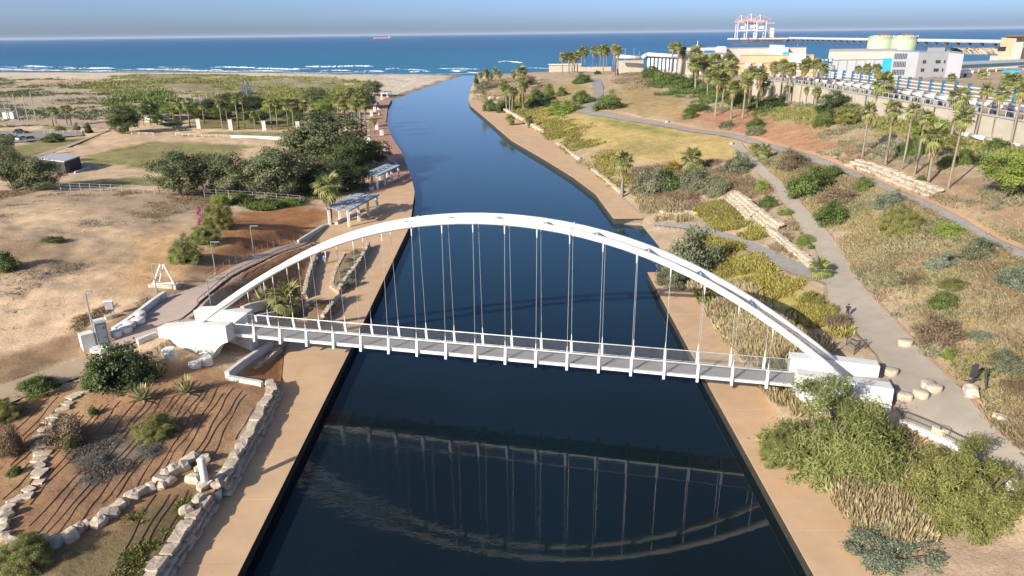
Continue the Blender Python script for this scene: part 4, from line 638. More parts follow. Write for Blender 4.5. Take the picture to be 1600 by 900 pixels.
for i in range(len(cuts) - 1):                      # wire netting between the posts
    a, b_ = cuts[i] + .15, cuts[i + 1] - .15; L_ = round(b_ - a, 2)
    if L_ not in MESHP:
        m = MB(); z0, z1 = .18, ZR - ZD - .1; n = int(L_ / .17); t = .009
        for k in range(-6, n + 1):
            for sg in (1, -1):
                x0, x1 = k * .17, k * .17 + (z1 - z0); A0 = [x0, z0, x1, z1] if sg > 0 else [x0, z1, x1, z0]
                if A0[0] < 0: f = -A0[0] / (A0[2] - A0[0]); A0 = [0, A0[1] + (A0[3] - A0[1]) * f, A0[2], A0[3]]
                if A0[2] > L_: f = (L_ - A0[0]) / (A0[2] - A0[0]); A0 = [A0[0], A0[1], L_, A0[1] + (A0[3] - A0[1]) * f]
                if A0[2] - A0[0] > .03: m.tube([(A0[0], 0, A0[1]), (A0[2], 0, A0[3])], t, 3, False)
        MESHP[L_] = m.mesh('netting_panel', STEEL)
    for v in (-.06, DW + .06):
        q = B(a, v, ZD) - np.array(bridge.location); put('netting_panel', MESHP[L_], bridge, q, TH)
def abut(poly, v0, v1, lab):
    n = len(poly); m = MB(); m.add([B(u, v0, z) for u, z in poly] + [B(u, v1, z) for u, z in poly], [tuple(range(n)), tuple(range(2 * n - 1, n - 1, -1))] + [(i, n + i, n + (i + 1) % n, (i + 1) % n) for i in range(n)]); o = m.build('abutment', WHITE_WALL, bridge); o['label'] = lab
    bv = o.modifiers.new('bevel', 'BEVEL'); bv.width = .04; bv.segments = 2; bv.limit_method = 'ANGLE'
abut([(-43.2, 6.4), (-39.9, 6.9), (-38.3, 7.15), (-33.9, 7.35), (-33.9, 5.3), (-34.5, 5.1), (-35.0, 4.75), (-35.6, 4.2), (-36.1, 3.5), (-36.5, 2.7), (-36.6, 1.6), (-43.4, 1.6)], -1.55, -.02, 'white concrete block carrying the near arch on the left bank')
abut([(-41.4, 7.0), (-38.8, 7.3), (-34.0, 7.2), (-34.0, 1.2), (-41.4, 1.2)], DW + .02, DW + 1.5, 'white concrete block carrying the far arch on the left bank')
abut([(28.8, 7.5), (33.0, 7.2), (37.5, 6.85), (37.6, 3.5), (31.0, 3.5), (29.8, 4.4), (28.8, 5.3)], -1.55, -.02, 'white concrete block carrying the near arch on the right bank')
abut([(28.8, 7.25), (32.7, 7.3), (37.3, 7.1), (37.3, 3.4), (31.0, 3.4), (28.8, 4.8)], DW + .02, DW + 1.5, 'white concrete block carrying the far arch on the right bank')
MB().hexa([B(-37, -.02, 4.6), B(-33.98, -.02, 4.6), B(-33.98, DW + .02, 4.6), B(-37, DW + .02, 4.6)], [B(-43, -.02, 5.82), B(-33.98, -.02, ZD - .01), B(-33.98, DW + .02, ZD - .01), B(-43, DW + .02, 5.82)]).build('landing_slab', GREYSTONE, bridge)
MB().hexa([B(28.88, -.02, 4.6), B(33, -.02, 4.6), B(33, DW + .02, 4.6), B(28.88, DW + .02, 4.6)], [B(28.88, -.02, ZD - .01), B(38.2, -.02, 5.86), B(38.2, DW + .02, 5.86), B(28.88, DW + .02, ZD - .01)]).build('landing_slab', PATH, bridge)
# rounded plinths under the left abutment
for px, py, r, h_, lab in ((265, 556, .75, 1.1, 'round white plinth beside the left bridge block, the left one'), (305, 573, .7, .8, 'round white plinth below the left bridge block, the middle one'), (322, 568, .75, 1.0, 'round white plinth below the left bridge block, the right one')):
    P = T(px, py); P[2] = Zt(P[0], P[1])[0] - .3; tag(MB().lathe(P, [(r, -.3), (r * 1.02, h_ * .5), (r * .98, h_ + .1), (r * .9, h_ + .14)], 18).build('plinth', WHITE_WALL, None, False), lab, 'plinth')
def wall(name, pts, h0, th, mat, label, cat='wall', z=None, base=-.6):
    """low wall along ground pixels, top h0 above the ground"""
    W = [T(*p) for p in pts]; m = MB()
    for i in range(len(W) - 1):
        a, b_ = W[i], W[i + 1]; d = b_ - a; d[2] = 0; d /= np.linalg.norm(d); n = np.array([-d[1], d[0], 0]) * th / 2
        za, zb = (Zt(a[0], a[1])[0], Zt(b_[0], b_[1])[0]) if z is None else (z, z); A, C = np.array([a[0], a[1], 0]), np.array([b_[0], b_[1], 0]); C = C + d * th * .45 * (i < len(W) - 2)
        Z = lambda p, h: p + np.array([0, 0, h])
        m.hexa([Z(A - n, za + base), Z(C - n, zb + base), Z(C + n, zb + base), Z(A + n, za + base)], [Z(A - n, za + h0), Z(C - n, zb + h0 + .002 * i), Z(C + n, zb + h0 + .002 * i), Z(A + n, za + h0)])
    return tag(m.build(name, mat), label, cat)
wall('low_wall', [(178, 520), (205, 502), (235, 478), (258, 462)], .65, .5, WHITE_WALL, 'low white wall behind the round seats on the left')
wall('low_wall', [(216, 540), (232, 533), (246, 528)], .8, .4, WHITE_WALL, 'short white wall joining the left bridge block and the dark bush')
wall('low_wall', [(356, 592), (380, 573), (405, 556), (424, 545)], .9, .5, WHITE_WALL, 'sloping cream wall running under the bridge on the left')
wall('low_wall', [(358, 594), (380, 598), (404, 602), (410, 604)], .55, .45, WHITE_WALL, 'white kerb beam ending at the promenade')
wall('low_wall', [(380, 492), (392, 487), (420, 480)], 1.2, .5, WHITE_WALL, 'white wall behind the left bridge block')
wall('low_wall', [(400, 502), (430, 496)], .9, .4, WHITE_WALL, 'white wall under the dwarf palm')
wall('low_wall', [(466, 380), (480, 371), (505, 357), (530, 344)], .6, .4, WHITE_WALL, 'low pale wall behind the near pergola')
wall('low_wall', [(533, 320), (548, 309), (565, 300), (582, 292)], .7, .4, WHITE_WALL, 'low pale wall behind the far pergola')
wall('bench_wall', [(362, 215), (400, 216), (440, 218), (474, 220)], .9, 1.2, WHITE_WALL, 'long white bench wall along the sports field', 'wall')
# right bank retaining wall and parapet
wall('retaining_wall', [(1406, 660), (1440, 674), (1475, 690), (1500, 702)], .35, .5, WHITE_WALL, 'white retaining wall between the two huge bushes', base=-4.0)
wall('retaining_wall', [(1500, 703), (1545, 727), (1578, 748), (1600, 768), (1640, 815)], .35, .5, WHITE_WALL, 'white retaining wall behind the huge olive bush', base=-5.0)
wall('parapet_block', [(1566, 756), (1580, 772)], 1.3, .9, WHITE_WALL, 'white parapet block at the right edge', 'wall', base=-2.0)

# ------------------------------------------------------------------ stones
def stonemesh(seed, boxy):
    r = np.random.RandomState(seed); V, Fc, idx = [], [], {}
    bm = bmesh.new(); bmesh.ops.create_cube(bm, size=1.0); bmesh.ops.subdivide_edges(bm, edges=bm.edges, cuts=1, use_grid_fill=True); sh = r.normal(size=(3,)) * .08
    for v in bm.verts:
        c = np.array(v.co); n = c / np.linalg.norm(c) * .56; q = c * boxy + n * (1 - boxy); q = q * (1 + r.normal(size=3) * .07) + r.normal(size=3) * .035 + sh * c[2]; v.co = Vector(q)
    me = bpy.data.meshes.new('stone'); bm.to_mesh(me); bm.free(); me.materials.append(LIMESTONE); return me
BLOCKS = [stonemesh(i, .78) for i in range(8)]; BOULD = [stonemesh(30 + i, .42) for i in range(8)]
def stone_wall(name, label, pts, courses, L=1.0, Hh=.5, D=.7, step=.18, world=None, jit=.12, z0=None, cat='wall', side=1):
    W = arr(world if world is not None else TP(pts)); d = np.r_[0, np.cumsum(np.linalg.norm(np.diff(W[:, :2], axis=0), axis=1))]; tot = d[-1]
    c0 = W[len(W) // 2]; e = empty(name, (c0[0], c0[1], (z0 if z0 is not None else Zt(c0[0], c0[1])[0]) - .1), 0, label, cat)
    for c in range(courses):
        s = rng.uniform(0, .4) * L
        while s < tot:
            l = L * rng.uniform(.65, 1.35); m = min(s + l / 2, tot); x, y = np.interp(m, d, W[:, 0]), np.interp(m, d, W[:, 1]); x2, y2 = np.interp(min(m + .3, tot), d, W[:, 0]), np.interp(min(m + .3, tot), d, W[:, 1]); x1, y1 = np.interp(m - .3, d, W[:, 0]), np.interp(m - .3, d, W[:, 1])
            a = math.atan2(y2 - y1, x2 - x1); nx, ny = -math.sin(a) * side, math.cos(a) * side; o = c * step + rng.uniform(-1, 1) * jit * .5
            zz = (z0 if z0 is not None else float(Zt(x, y)[0])) + (c + .42) * Hh
            put('stone', rng.choice(BLOCKS), e, (x + nx * o - e.location.x, y + ny * o - e.location.y, zz - e.location.z), 0, (l * 1.0, D * rng.uniform(.85, 1.2), Hh * rng.uniform(.95, 1.2)), rot=(rng.uniform(-.08, .08), rng.uniform(-.08, .08), a + rng.uniform(-.1, .1)))
            s += l * .97
    return e
stone_wall('stone_wall', 'rough stone retaining wall between promenade and garden, ending at the white column', None, 3, 1.35, .46, 1.0, .26, world=[(G(p[0], p[1], 1.2)[0] + .25, G(p[0], p[1], 1.2)[1], 1.2) for p in [(424, 605), (430, 620), (416, 650), (392, 697), (368, 740), (354, 768)]], z0=1.15, side=-1)
stone_wall('stone_wall', 'rough stone retaining wall at the bottom left corner of the promenade', None, 3, 1.35, .46, 1.0, .26, world=[(G(p[0], p[1], 1.2)[0] + .75, G(p[0], p[1], 1.2)[1], 1.2) for p in [(322, 790), (305, 815), (285, 845), (262, 878), (240, 910), (215, 950)]], z0=1.15, side=-1)
stone_wall('stone_wall', 'short rough stone row below the bridge beside the sloping cream wall', None, 2, .8, .4, .6, .1, world=[(*G(p[0], p[1], 1.2)[:2], 1.2) for p in [(390, 592), (405, 580), (425, 562), (437, 550)]], z0=1.15)
stone_wall('stone_wall', 'stone wall of the garden edge along the walkway where two people stroll', None, 3, .8, .4, .6, .1, world=[(*G(p[0], p[1], 1.2)[:2], 1.2) for p in [(478, 468), (483, 445), (490, 420), (497, 398)]], z0=1.15)
stone_wall('planter_wall', 'rough stone edge of the green planter, river side', None, 3, .8, .42, .6, .08, world=[(*G(p[0], p[1], 1.2)[:2], 1.2) for p in [(531, 460), (545, 441), (560, 420), (572, 400), (577, 388)]], z0=1.15)
stone_wall('planter_wall', 'low stone edge of the green planter, walkway side', None, 1, .8, .42, .5, .08, world=[(*G(p[0], p[1], 1.2)[:2], 1.2) for p in [(531, 460), (519, 450), (521, 432), (530, 412), (538, 398)]], z0=1.15)
stone_wall('planter_wall', 'rough stone edge of the small planter behind the bridge deck', None, 3, .8, .42, .6, .08, world=[(*G(p[0], p[1], 1.2)[:2], 1.2) for p in [(506, 505), (518, 488), (533, 472)]], z0=1.15)
def bed(name, pts, z, mat, label):
    P = [G(a, b_, z) for a, b_ in pts]; m = MB().prism(P, .9, z); return tag(m.build(name, mat), label, kind='structure')
SOIL = M('planter_soil', (.36, .21, .115), (.26, .17, .095), 1.5, .95, .08, 4)
bed('planter_bed', [(530, 454), (522, 446), (524, 432), (533, 412), (541, 398), (555, 388), (574, 388), (571, 398), (558, 418), (544, 438)], 2.0, SOIL, 'earth of the green planter'); bed('planter_bed', [(480, 500), (500, 503), (530, 474), (515, 468), (484, 470)], 2.0, SOIL, 'earth of the small planter')
for i, (a, b_) in enumerate([(534, 444), (541, 434), (547, 424), (552, 414), (560, 404), (566, 395), (549, 440), (556, 396), (537, 425), (545, 408)]):
    P = G(a, b_, 2.0); r = rng.uniform(.8, 1.25); tag(put('groundcover_plant', proto('blue')[i % 3], None, P, rng.uniform(0, 6), (r, r, .55)), 'grey-green cushion plant, %s from the bridge end of the green planter' % ordn(i + 1), 'plant', 'cushion plants in the planter')
for px, py, lb in ((504, 482, 'middle'), (515, 478, 'right'), (496, 475, 'left')): P = G(px, py, 2.0); tag(put('groundcover_plant', proto('straw')[0], None, P, 0, (.9, .9, .4)), 'dry tuft in the small planter behind the deck, %s of three' % lb, 'plant', 'dry tufts in the small planter')
rocks = empty('boulder_border', T(150, 800), 0, 'line of pale boulders curving across the lower garden', 'rocks')
for i, (a, b_) in enumerate([(40, 520), (30, 568), (20, 612), (25, 656), (80, 690), (158, 700), (268, 690), (350, 690), (440, 652), (495, 608), (548, 578), (625, 566), (678, 516), (738, 470), (776, 442), (820, 406), (876, 376), (945, 346), (1012, 336), (1066, 308), (1012, 298), (1036, 258), (1085, 245), (1142, 220), (1176, 182), (1215, 156), (1270, 172), (1215, 292), (1252, 236), (1275, 338), (1366, 298), (1365, 340), (1400, 262), (1240, 420), (1165, 490)]):
    P = T(a / 4, 675 + b_ / 4 + 3); s = rng.uniform(.8, 1.3); put('boulder', rng.choice(BOULD), rocks, P + np.array([0, 0, .22]) - np.array(rocks.location), 0, (s * 1.15, s * .85, s * .7), rot=(rng.uniform(-.2, .2), rng.uniform(-.2, .2), rng.uniform(0, 6.3)))
rocks = empty('stepping_stones', T(60, 680), 0, 'flat stepping stones climbing through the garden at the left', 'stones')
for i, (a, b_) in enumerate([(132, 615), (122, 617), (112, 622), (106, 632), (98, 640), (84, 652), (76, 660), (70, 672), (64, 682), (70, 690), (60, 700), (66, 710), (62, 720), (60, 729), (62, 738), (58, 745), (60, 755), (45, 766), (38, 777), (22, 784), (14, 792), (4, 800)]):
    P = T(a, b_); s = rng.uniform(.75, 1.2); put('flagstone', rng.choice(BLOCKS), rocks, P + np.array([0, 0, .06]) - np.array(rocks.location), 0, (s * 1.2, s * .75, .28), rot=(rng.uniform(-.06, .06), rng.uniform(-.06, .06), rng.uniform(-.5, .9)))
stone_wall('stone_terrace', 'stepped pale stone terrace left part, above the yellow scrub', [(1134, 312), (1152, 326), (1168, 342)], 4, 1.5, .55, .9, .55); stone_wall('stone_terrace', 'stepped pale stone terrace middle part, above the yellow scrub', [(1166, 330), (1182, 342), (1196, 354), (1210, 362)], 3, 1.4, .55, .9, .5); stone_wall('stone_terrace', 'pale stone row running down to the fork of the paths', [(1196, 362), (1214, 374), (1230, 388), (1248, 402), (1264, 416)], 2, 1.1, .5, .8, .3)
stone_wall('stone_terrace', 'double row of pale blocks beside the upper path', [(1322, 258), (1350, 266), (1384, 280), (1420, 295), (1450, 308)], 3, 1.4, .5, 1.0, .9)
stone_wall('stone_pile', 'pale blocks by the water beside the yellow sign', [(1030, 336), (1046, 340), (1064, 340), (1080, 336)], 2, 1.5, .5, .9, .4)
stone_wall('bank_stones', 'pale stones lining the far right river walk near the lone palm', None, 1, 1.6, .8, 1.0, .1, world=[(float(ip(XRI, y)) + .8, y, 1.2) for y in (172, 180, 188, 196, 204)], z0=1.2); stone_wall('bank_stones', 'pale stones lining the far right river walk, middle stretch', None, 1, 1.8, .8, 1.0, .1, world=[(float(ip(XRI, y)) + .9, y, 1.2) for y in (222, 232, 244, 256)], z0=1.2); stone_wall('bank_stones', 'jumbled boulders lining the far right river walk under the palms', None, 2, 2.2, 1.0, 1.6, .8, world=[(float(ip(XRI, y)) + 1.2, y, 1.2) for y in (285, 305, 325, 345, 365, 385)], z0=1.2)
CLIFF = M('pale_cliff', (.50, .42, .30), (.38, .31, .22), .4, .95, .3, .8)
for px, py, w_, h_, lab in ((768, 156, 9, 7, 'pale rock outcrop above the end of the river walk'), (752, 130, 8, 9, 'left pale cliff at the river mouth'), (758, 128, 7, 10, 'right pale cliff at the river mouth'), (780, 155, 8, 5, 'small pale outcrop right of the river walk end')):
    P = T(px, py); k = mpp(P); o = put('rock_outcrop', stonemesh(int(px), .35), None, (P[0], P[1], P[2] + h_ * k * .3), .4, (w_ * k * 1.2, w_ * k * .8, h_ * k)); o.data.materials[0] = CLIFF; tag(o, lab, 'rock')
def blob(px, py, r, h_, lab, group, cat='stone seat', name='round_stone'):
    P = T(px, py); P[1] += .3; P[2] = Zt(P[0], P[1])[0] - .02; a = rng.uniform(0, 6); m = MB().lathe((0, 0, 0), [(r * .9, 0), (r, h_ * .2), (r, h_ * .8), (r * .96, h_ * .95), (r * .86, h_)], 20); o = put(name, m.mesh(name, LIMESTONE if px > 800 else WHITE_WALL, True), None, P, a, (1.12, .9, 1)); return tag(o, lab, cat, group)
for i, (a, b_) in enumerate([(1416, 542), (1394, 588), (1414, 627), (1440, 623), (1451, 608), (1461, 614)]): blob(a, b_, .7, .72, ['round stone seat alone near the red kerb', 'round stone seat beside the far right bridge block', 'round stone seat next to the near right bridge block', 'round stone seat, second from the near right bridge block', 'round stone seat, upper of the touching pair', 'round stone seat, lower of the touching pair'][i], 'stone seats by the bridge')
blob(1472, 680, .7, .6, 'stone drum behind the black railing', None)
for i, (a, b_) in enumerate([(181, 527), (195, 521), (201, 513), (215, 507), (218, 498)]): blob(a, b_, .72, .75, 'round white stone seat on the left ramp, %s from the cabinet' % ordn(i + 1), 'white seats on the ramp')
for px, py, s, lab in ((1516, 616, 1.6, 'big pale boulder carrying the black sign'), (1562, 656, .9, 'small pale boulder beside the path'), (1143, 226, 1.3, 'white boulder at the top of the lower path'), (1043, 192, 1.5, 'white boulder on the upper lawn'), (174, 498, 1.2, 'flat stone base under the grey notice box')):
    P = T(px, py); tag(put('boulder', rng.choice(BOULD), None, P + np.array([0, 0, .25 * s]), rng.uniform(0, 3), (s * 1.3, s * .8, s * .65)), lab, 'boulder')
# ------------------------------------------------------------------ promenade furniture
def lerp(a, b_, t): return a + (b_ - a) * t
def pergola(c4, zr, z0, nx, label):
    """roof corners as pixels: front-left, front-right, back-right, back-left; zr roof height"""
    C = [G(a, b_, zr) for a, b_ in c4]; ctr = sum(C) / 4; e = empty('pergola', (ctr[0], ctr[1], z0), 0, label, 'pergola'); up = np.array([0, 0, 1.0])
    P = lambda s, t: lerp(lerp(C[0], C[1], s), lerp(C[3], C[2], s), t)       # s across, t along
    for t0, t1, s in ((0, 1, .06), (0, 1, .5), (0, 1, .94)):
        a, b_ = P(s, t0), P(s, t1); n = (P(min(s + .03, 1), 0) - P(max(s - .03, 0), 0)) * .5; m = MB(); m.hexa([a - n - up * .32, b_ - n - up * .32, b_ + n - up * .32, a + n - up * .32], [a - n - up * .02, b_ - n - up * .02, b_ + n - up * .02, a + n - up * .02]); m.build('roof_beam', ROOFFRAME, e)
    for r_ in ((.0, .36), (.42, .62), (.68, 1.0)):
        for k in range(nx):
            t0, t1 = k / nx + .008, (k + 1) / nx - .008
            if r_[0] == .42: t1 = lerp(t0, t1, .55)
            a, b_, c, d = P(r_[0], t0), P(r_[1], t0), P(r_[1], t1), P(r_[0], t1); MB().hexa([a, b_, c, d], [q + up * .07 for q in (a, b_, c, d)]).build('roof_panel', GLASSBLUE, e)
    for s in (.1, .88):
        for k in range(4):
            q = P(s, .04 + .92 * k / 3); MB().box((q[0], q[1], z0), (.5, .5, zr - z0 - .33), .45).build('column', WHITE_WALL, e)
    a, b_ = P(.3, .08), P(.3, .92); d = (b_ - a) / np.linalg.norm(b_ - a); rz = math.atan2(d[1], d[0]); m = (a + b_) / 2; L_ = float(np.linalg.norm(b_ - a))
    MB().box((m[0], m[1], z0), (L_, .7, .42), rz).build('bench', WHITE_WALL, e); MB().box((m[0] - d[1] * -.0, m[1], z0 + .43), (L_ * .98, .6, .06), rz).build('bench_top', GREYSTONE, e); return e
pergola([(507, 325), (546, 329), (594, 303), (557, 302)], 4.9, 1.2, 6, 'near pergola with blue-grey roof panels and white columns')
pergola([(563, 273), (590, 275), (626, 258), (603, 256)], 4.9, 1.2, 6, 'far pergola with blue roof in the shade of dark trees')
def column(px, pyb, pyt, lab, group, z=None, w_=.75):
    P = T(px, pyb) if z is None else G(px, pyb, z); h_ = zat(P, pyt) - P[2]; e = empty('white_column', (P[0], P[1], P[2] - .1), 0, lab, 'column', group)
    MB().box((P[0], P[1], P[2] - .1), (w_, w_, h_), .3).build('shaft', WHITE_WALL, e); MB().box((P[0], P[1], P[2] - .1 + h_ + .002), (w_ * 1.12, w_ * 1.12, .14), .3).build('cap', WHITE_WALL, e)
for i, (a, b_, c) in enumerate([(311, 201, 186), (361, 203, 187), (413, 204, 189), (466, 207, 190)]): column(a, b_, c, '%s white park column from the left before the thin palms' % ordn(i + 1), 'park columns', w_=1.5)
for i, (a, b_, c) in enumerate([(612, 258, 240), (597, 216, 203), (576, 225, 208), (589, 207, 193), (586, 178, 167), (581, 185, 173), (591, 170, 160), (597, 159, 152), (581, 304, 292)]): column(a, b_, c, ['white column just beyond the far pergola', 'white column on the promenade edge above the white benches', 'tall white column left of the promenade by the plaza', 'white column beside the promenade near the small dark palm', 'thin white column near the white tent, right of two', 'thin white column near the white tent, left of two', 'white column below the white tent', 'white column beside the tent at the beach end', 'white column between the two pergolas'][i], 'promenade columns', w_=1.1 if b_ > 220 else 1.3)
P = T(584, 166); k = mpp(P); e = empty('tent', P, 0, 'white peaked tent at the beach end of the promenade', 'tent'); hz = zat(P, 158) - P[2]; ha = zat(P, 147) - P[2]; r = 7 * k
TENTM = M('white_canvas', (.8, .8, .78), None, 1, .7); MB().lathe(P, [(r * 1.4, hz), (r * .7, hz + (ha - hz) * .35), (r * .2, hz + (ha - hz) * .75), (.05, ha)], 4).build('canopy', TENTM, e)
for a in range(4): MB().tube([P + np.array([r * math.cos(a * 1.5708), r * math.sin(a * 1.5708), 0]), P + np.array([r * math.cos(a * 1.5708), r * math.sin(a * 1.5708), hz])], .1, 6).build('pole', WHITE, e)
for px, py, lab in ((601, 152, 'small flat white shelter at the beach end, left one'), (606, 149, 'small flat white shelter at the beach end, right one')):
    P = T(px, py); e = empty('shelter', P, 0, lab, 'shelter'); MB().box(P + np.array([0, 0, 2.6]), (5, 4, .25)).build('roof', WHITE, e); [MB().box(P + np.array([sx * 2, sy * 1.6, 0]), (.3, .3, 2.6)).build('pole', WHITE, e) for sx in (-1, 1) for sy in (-1, 1)]
for i, (a, b_) in enumerate([(600, 226), (603, 236), (594, 180), (592, 171), (618, 256)]):
    P = G(a, b_, 1.2); rz = 1.9; e = empty('promenade_bench', P, rz, 'white block bench on the far promenade, %s in the row' % ordn(i + 1), 'bench', 'white promenade benches'); MB2 = MB().box((0, 0, 0), (3.6, 1.1, .45)); put('seat', MB2.mesh('seat', WHITE_WALL), e); put('backrest', MB().box((0, .45, .452), (3.6, .25, .5)).mesh('backrest', WHITE_WALL), e)
def lamp(px, pyb, pyt, lab, group, arm=1.4, dirx=1, r=.075):
    P = T(px, pyb); h_ = zat(P, pyt) - P[2]; e = empty('lamp_post', P, 0, lab, 'lamp post', group); MB().tube([P - np.array([0, 0, .2]), P + np.array([0, 0, h_])], [r * 1.2, r * .8], 8).build('pole', STEEL if group != 'x' else DARKSTEEL, e)
    MB().lathe(P, [(r * 2.4, -.1), (r * 2.4, .12), (r * 1.3, .2)], 8).build('base', STEEL, e)
    if arm: MB().box(P + np.array([dirx * arm * .5, 0, h_ - .04]), (arm, .22, .1)).build('lamp_head', STEEL, e)
for q in [(397, 398, 353, 'lamp post on the red slope above the ramp'), (337, 427, 378, 'lamp post beside the rounded green bush'), (245, 455, 412, 'lamp post beside the white frame on the sand'), (330, 480, 437, 'lamp post at the foot of the left arch end')]: lamp(*q, 'lamp posts along the ramp', 1.3, 1)
lamp(152, 541, 457, 'tall grey pole with cameras behind the electric cabinet', 'pole', .8, 1, .11)
for i, q in enumerate([(12, 186, 154), (30, 190, 147), (44, 188, 148), (57, 189, 144)]): lamp(*q, 'tall mast from the left beside the park road, %s of four' % ordn(i + 1), 'tall masts by the road', 0, 1, .22)
for i, q in enumerate([(278, 166, 154), (286, 168, 156), (291, 164, 151), (304, 160, 151), (313, 158, 148), (316, 158, 151), (324, 157, 149), (337, 152, 145)]): lamp(*q, '%s pale wooden post from the left behind the park grove' % ordn(i + 1), 'posts behind the grove', 0, 1, .25)
for i, q in enumerate([(976, 97, 75), (990, 95, 75), (998, 97, 81), (1245, 82, 62)]): lamp(*q, ['left flag mast with white banner by the white pipe', 'right flag mast with white banner by the white pipe', 'lamp mast by the white pipe', 'tall white mast before the long jetty'][i], 'coast masts', 2.0 if i < 3 else 0, 1, .22)
# electric cabinets
def cabinet(pl, pr, pyb, pyt, dep, lab, door=True):
    a, b_ = T(pl, pyb), T(pr, pyb - 6); z0 = min(a[2], b_[2]) - .1; a[2] = b_[2] = z0; d = (b_ - a); L_ = np.linalg.norm(d); d /= L_; n = np.array([-d[1], d[0], 0]); c = (a + b_) / 2 + n * dep / 2; h_ = zat(a, pyt) - z0; rz = math.atan2(d[1], d[0]); e = empty('electric_cabinet', (c[0], c[1], z0), rz, lab, 'cabinet')
    put('housing', MB().box((0, 0, 0), (L_, dep, h_)).mesh('housing', WHITE_WALL), e)
    if door:
        DM = M('grey_door', (.36, .37, .40), None, 1, .5); put('door', MB().box((0, -dep / 2 - .02, h_ * .06), (L_ * .72, .05, h_ * .82)).mesh('door', DM), e); put('frame', MB().box((0, -dep / 2 - .012, h_ * .03), (L_ * .82, .03, h_ * .89)).mesh('frame', DARKSTEEL), e)
        for t in (.3, .7): put('handle', MB().box((L_ * .2, -dep / 2 - .06, h_ * t), (.12, .05, .2)).mesh('handle', DARKSTEEL), e)
cabinet(154, 173, 542, 505, 1.3, 'white electric cabinet with grey double door at the left ramp'); cabinet(131, 151, 549, 525, 1.2, 'lower white cabinet left of the grey door one', False)
P = T(174, 494); e = empty('notice_box', P, .3, 'grey notice box on a post on a stone base', 'sign'); put('post', MB().box((0, 0, 0), (.15, .15, 1.1)).mesh('post', DARKSTEEL), e); put('panel', MB().box((0, 0, 1.0), (.9, .5, 1.0)).mesh('panel', GREYSTONE), e); put('roof', MB().box((0, 0, 2.01), (1.1, .7, .12)).mesh('roof', WHITE), e)
P = T(157, 548); tag(MB().lathe(P, [(1.0, -.3), (1.05, .3), (.9, .42)], 18).build('round_slab', WHITE_WALL), 'round white slab at the foot of the cabinet', 'slab')
# white column and drum at the garden corner
P = G(325, 777, 1.2); h_ = zat(P, 716) - 1.2; e = empty('pipe_column', P, 0, 'tall white cylinder column at the corner of the stone wall', 'column'); MB().lathe(P, [(.32, 0), (.32, h_ - .06), (.26, h_)], 20).build('shaft', WHITE_STEEL, e, True); MB().box(P + np.array([.0, -.34, .25]), (.22, .06, .5)).build('hatch', STEEL, e)
P = G(341, 781, 1.2); e = empty('litter_bin', P, 0, 'short white open drum beside the white column', 'bin'); MB().lathe(P, [(.34, 0), (.38, .8), (.40, .95)], 18).build('drum', WHITE_WALL, e, True); MB().lathe(P + np.array([0, 0, .952]), [(.28, 0), (.27, .02)], 16).build('opening', DARKSTEEL, e)
# white frame on stone base
P = T(256, 447); e = empty('swing_stand', P, 0, 'white A-frame of beams on a stone base in the sand', 'frame'); k = mpp(P)
for s in (-1, 1): MB().tube([P + np.array([s * 1.6, 0, 0]), P + np.array([s * .2, .6, 3.0])], .12, 8).build('beam', WHITE, e)
MB().tube([P + np.array([-1.6, 0, .3]), P + np.array([1.8, .4, .3])], .12, 8).build('beam', WHITE, e); MB().box(P + np.array([0, .3, -.3]), (4.2, 1.4, .6), -.15).build('base', LIMESTONE, e); MB().tube([P + np.array([-1.2, 1.2, 0]), P + np.array([.2, .6, 3.0])], .1, 8).build('beam', WHITE, e)
# ramp railings
def railing(name, pts, h_, lab, mat, posts=2.0, bars=0, inner=True):
    W = resamp(TP(pts), 60); d = np.r_[0, np.cumsum(np.linalg.norm(np.diff(W[:, :2], axis=0), axis=1))]; tot = d[-1]; n = max(2, int(tot / posts) + 1); zz = np.array([Zt(q[0], q[1])[0] for q in W]) + .06
    at = lambda s: np.array([np.interp(s, d, W[:, 0]), np.interp(s, d, W[:, 1]), np.interp(s, d, zz)]); c = at(tot / 2); e = empty(name, c, 0, lab, 'railing'); S = np.linspace(0, tot, max(n * 2, 8)); u = np.array([0, 0, 1.0])
    MB().tube([at(s) + u * h_ for s in S], .045, 6).build('top_rail', mat, e)
    MB().tube([at(s) + u * h_ * .5 for s in S], .03, 6).build('middle_rail', mat, e)
    for s in np.linspace(0, tot, n): MB().box(at(s) - u * .1, (.07, .07, h_ + .1)).build('post', mat, e)
    if bars:
        m = MB()
        for s in np.arange(.1, tot, bars): m.tube([at(s) + u * .1, at(s) + u * (h_ - .04)], .013, 4)
        m.build('balusters', mat, e)['kind'] = 'stuff'
    return e
RAILM = M('rail_brown', (.20, .15, .12), None, 1, .5, metal=.2)
railing('ramp_railing', [(322, 440), (362, 414), (400, 396), (432, 384), (470, 375)], 1.05, 'thin railing along the upper side of the ramp', RAILM, 2.2); railing('ramp_railing', [(310, 480), (325, 468), (362, 436), (400, 417), (440, 398), (475, 384)], 1.05, 'thin railing along the lower side of the ramp', RAILM, 2.2)
railing('black_railing', [(1408, 659), (1440, 672), (1478, 689), (1530, 712)], 1.1, 'black bar railing on the white retaining wall', DARKSTEEL, 2.4, .16); railing('black_railing', [(1334, 556), (1342, 548), (1352, 545)], 1.1, 'black bar railing beside the far right bridge block', DARKSTEEL, 1.2, .16); railing('black_railing', [(1322, 540), (1334, 548), (1342, 546)], 1.1, 'short black railing at the steps by the far right block', DARKSTEEL, 1.2, .16); railing('black_railing', [(1582, 760), (1600, 782), (1640, 830)], 1.1, 'black railing at the right edge by the parapet block', DARKSTEEL, 1.4, .16)
railing('stair_railing', [(1345, 622), (1365, 632), (1390, 642)], 1.0, 'thin stair railing on the near right bridge block', STEEL, 1.4)
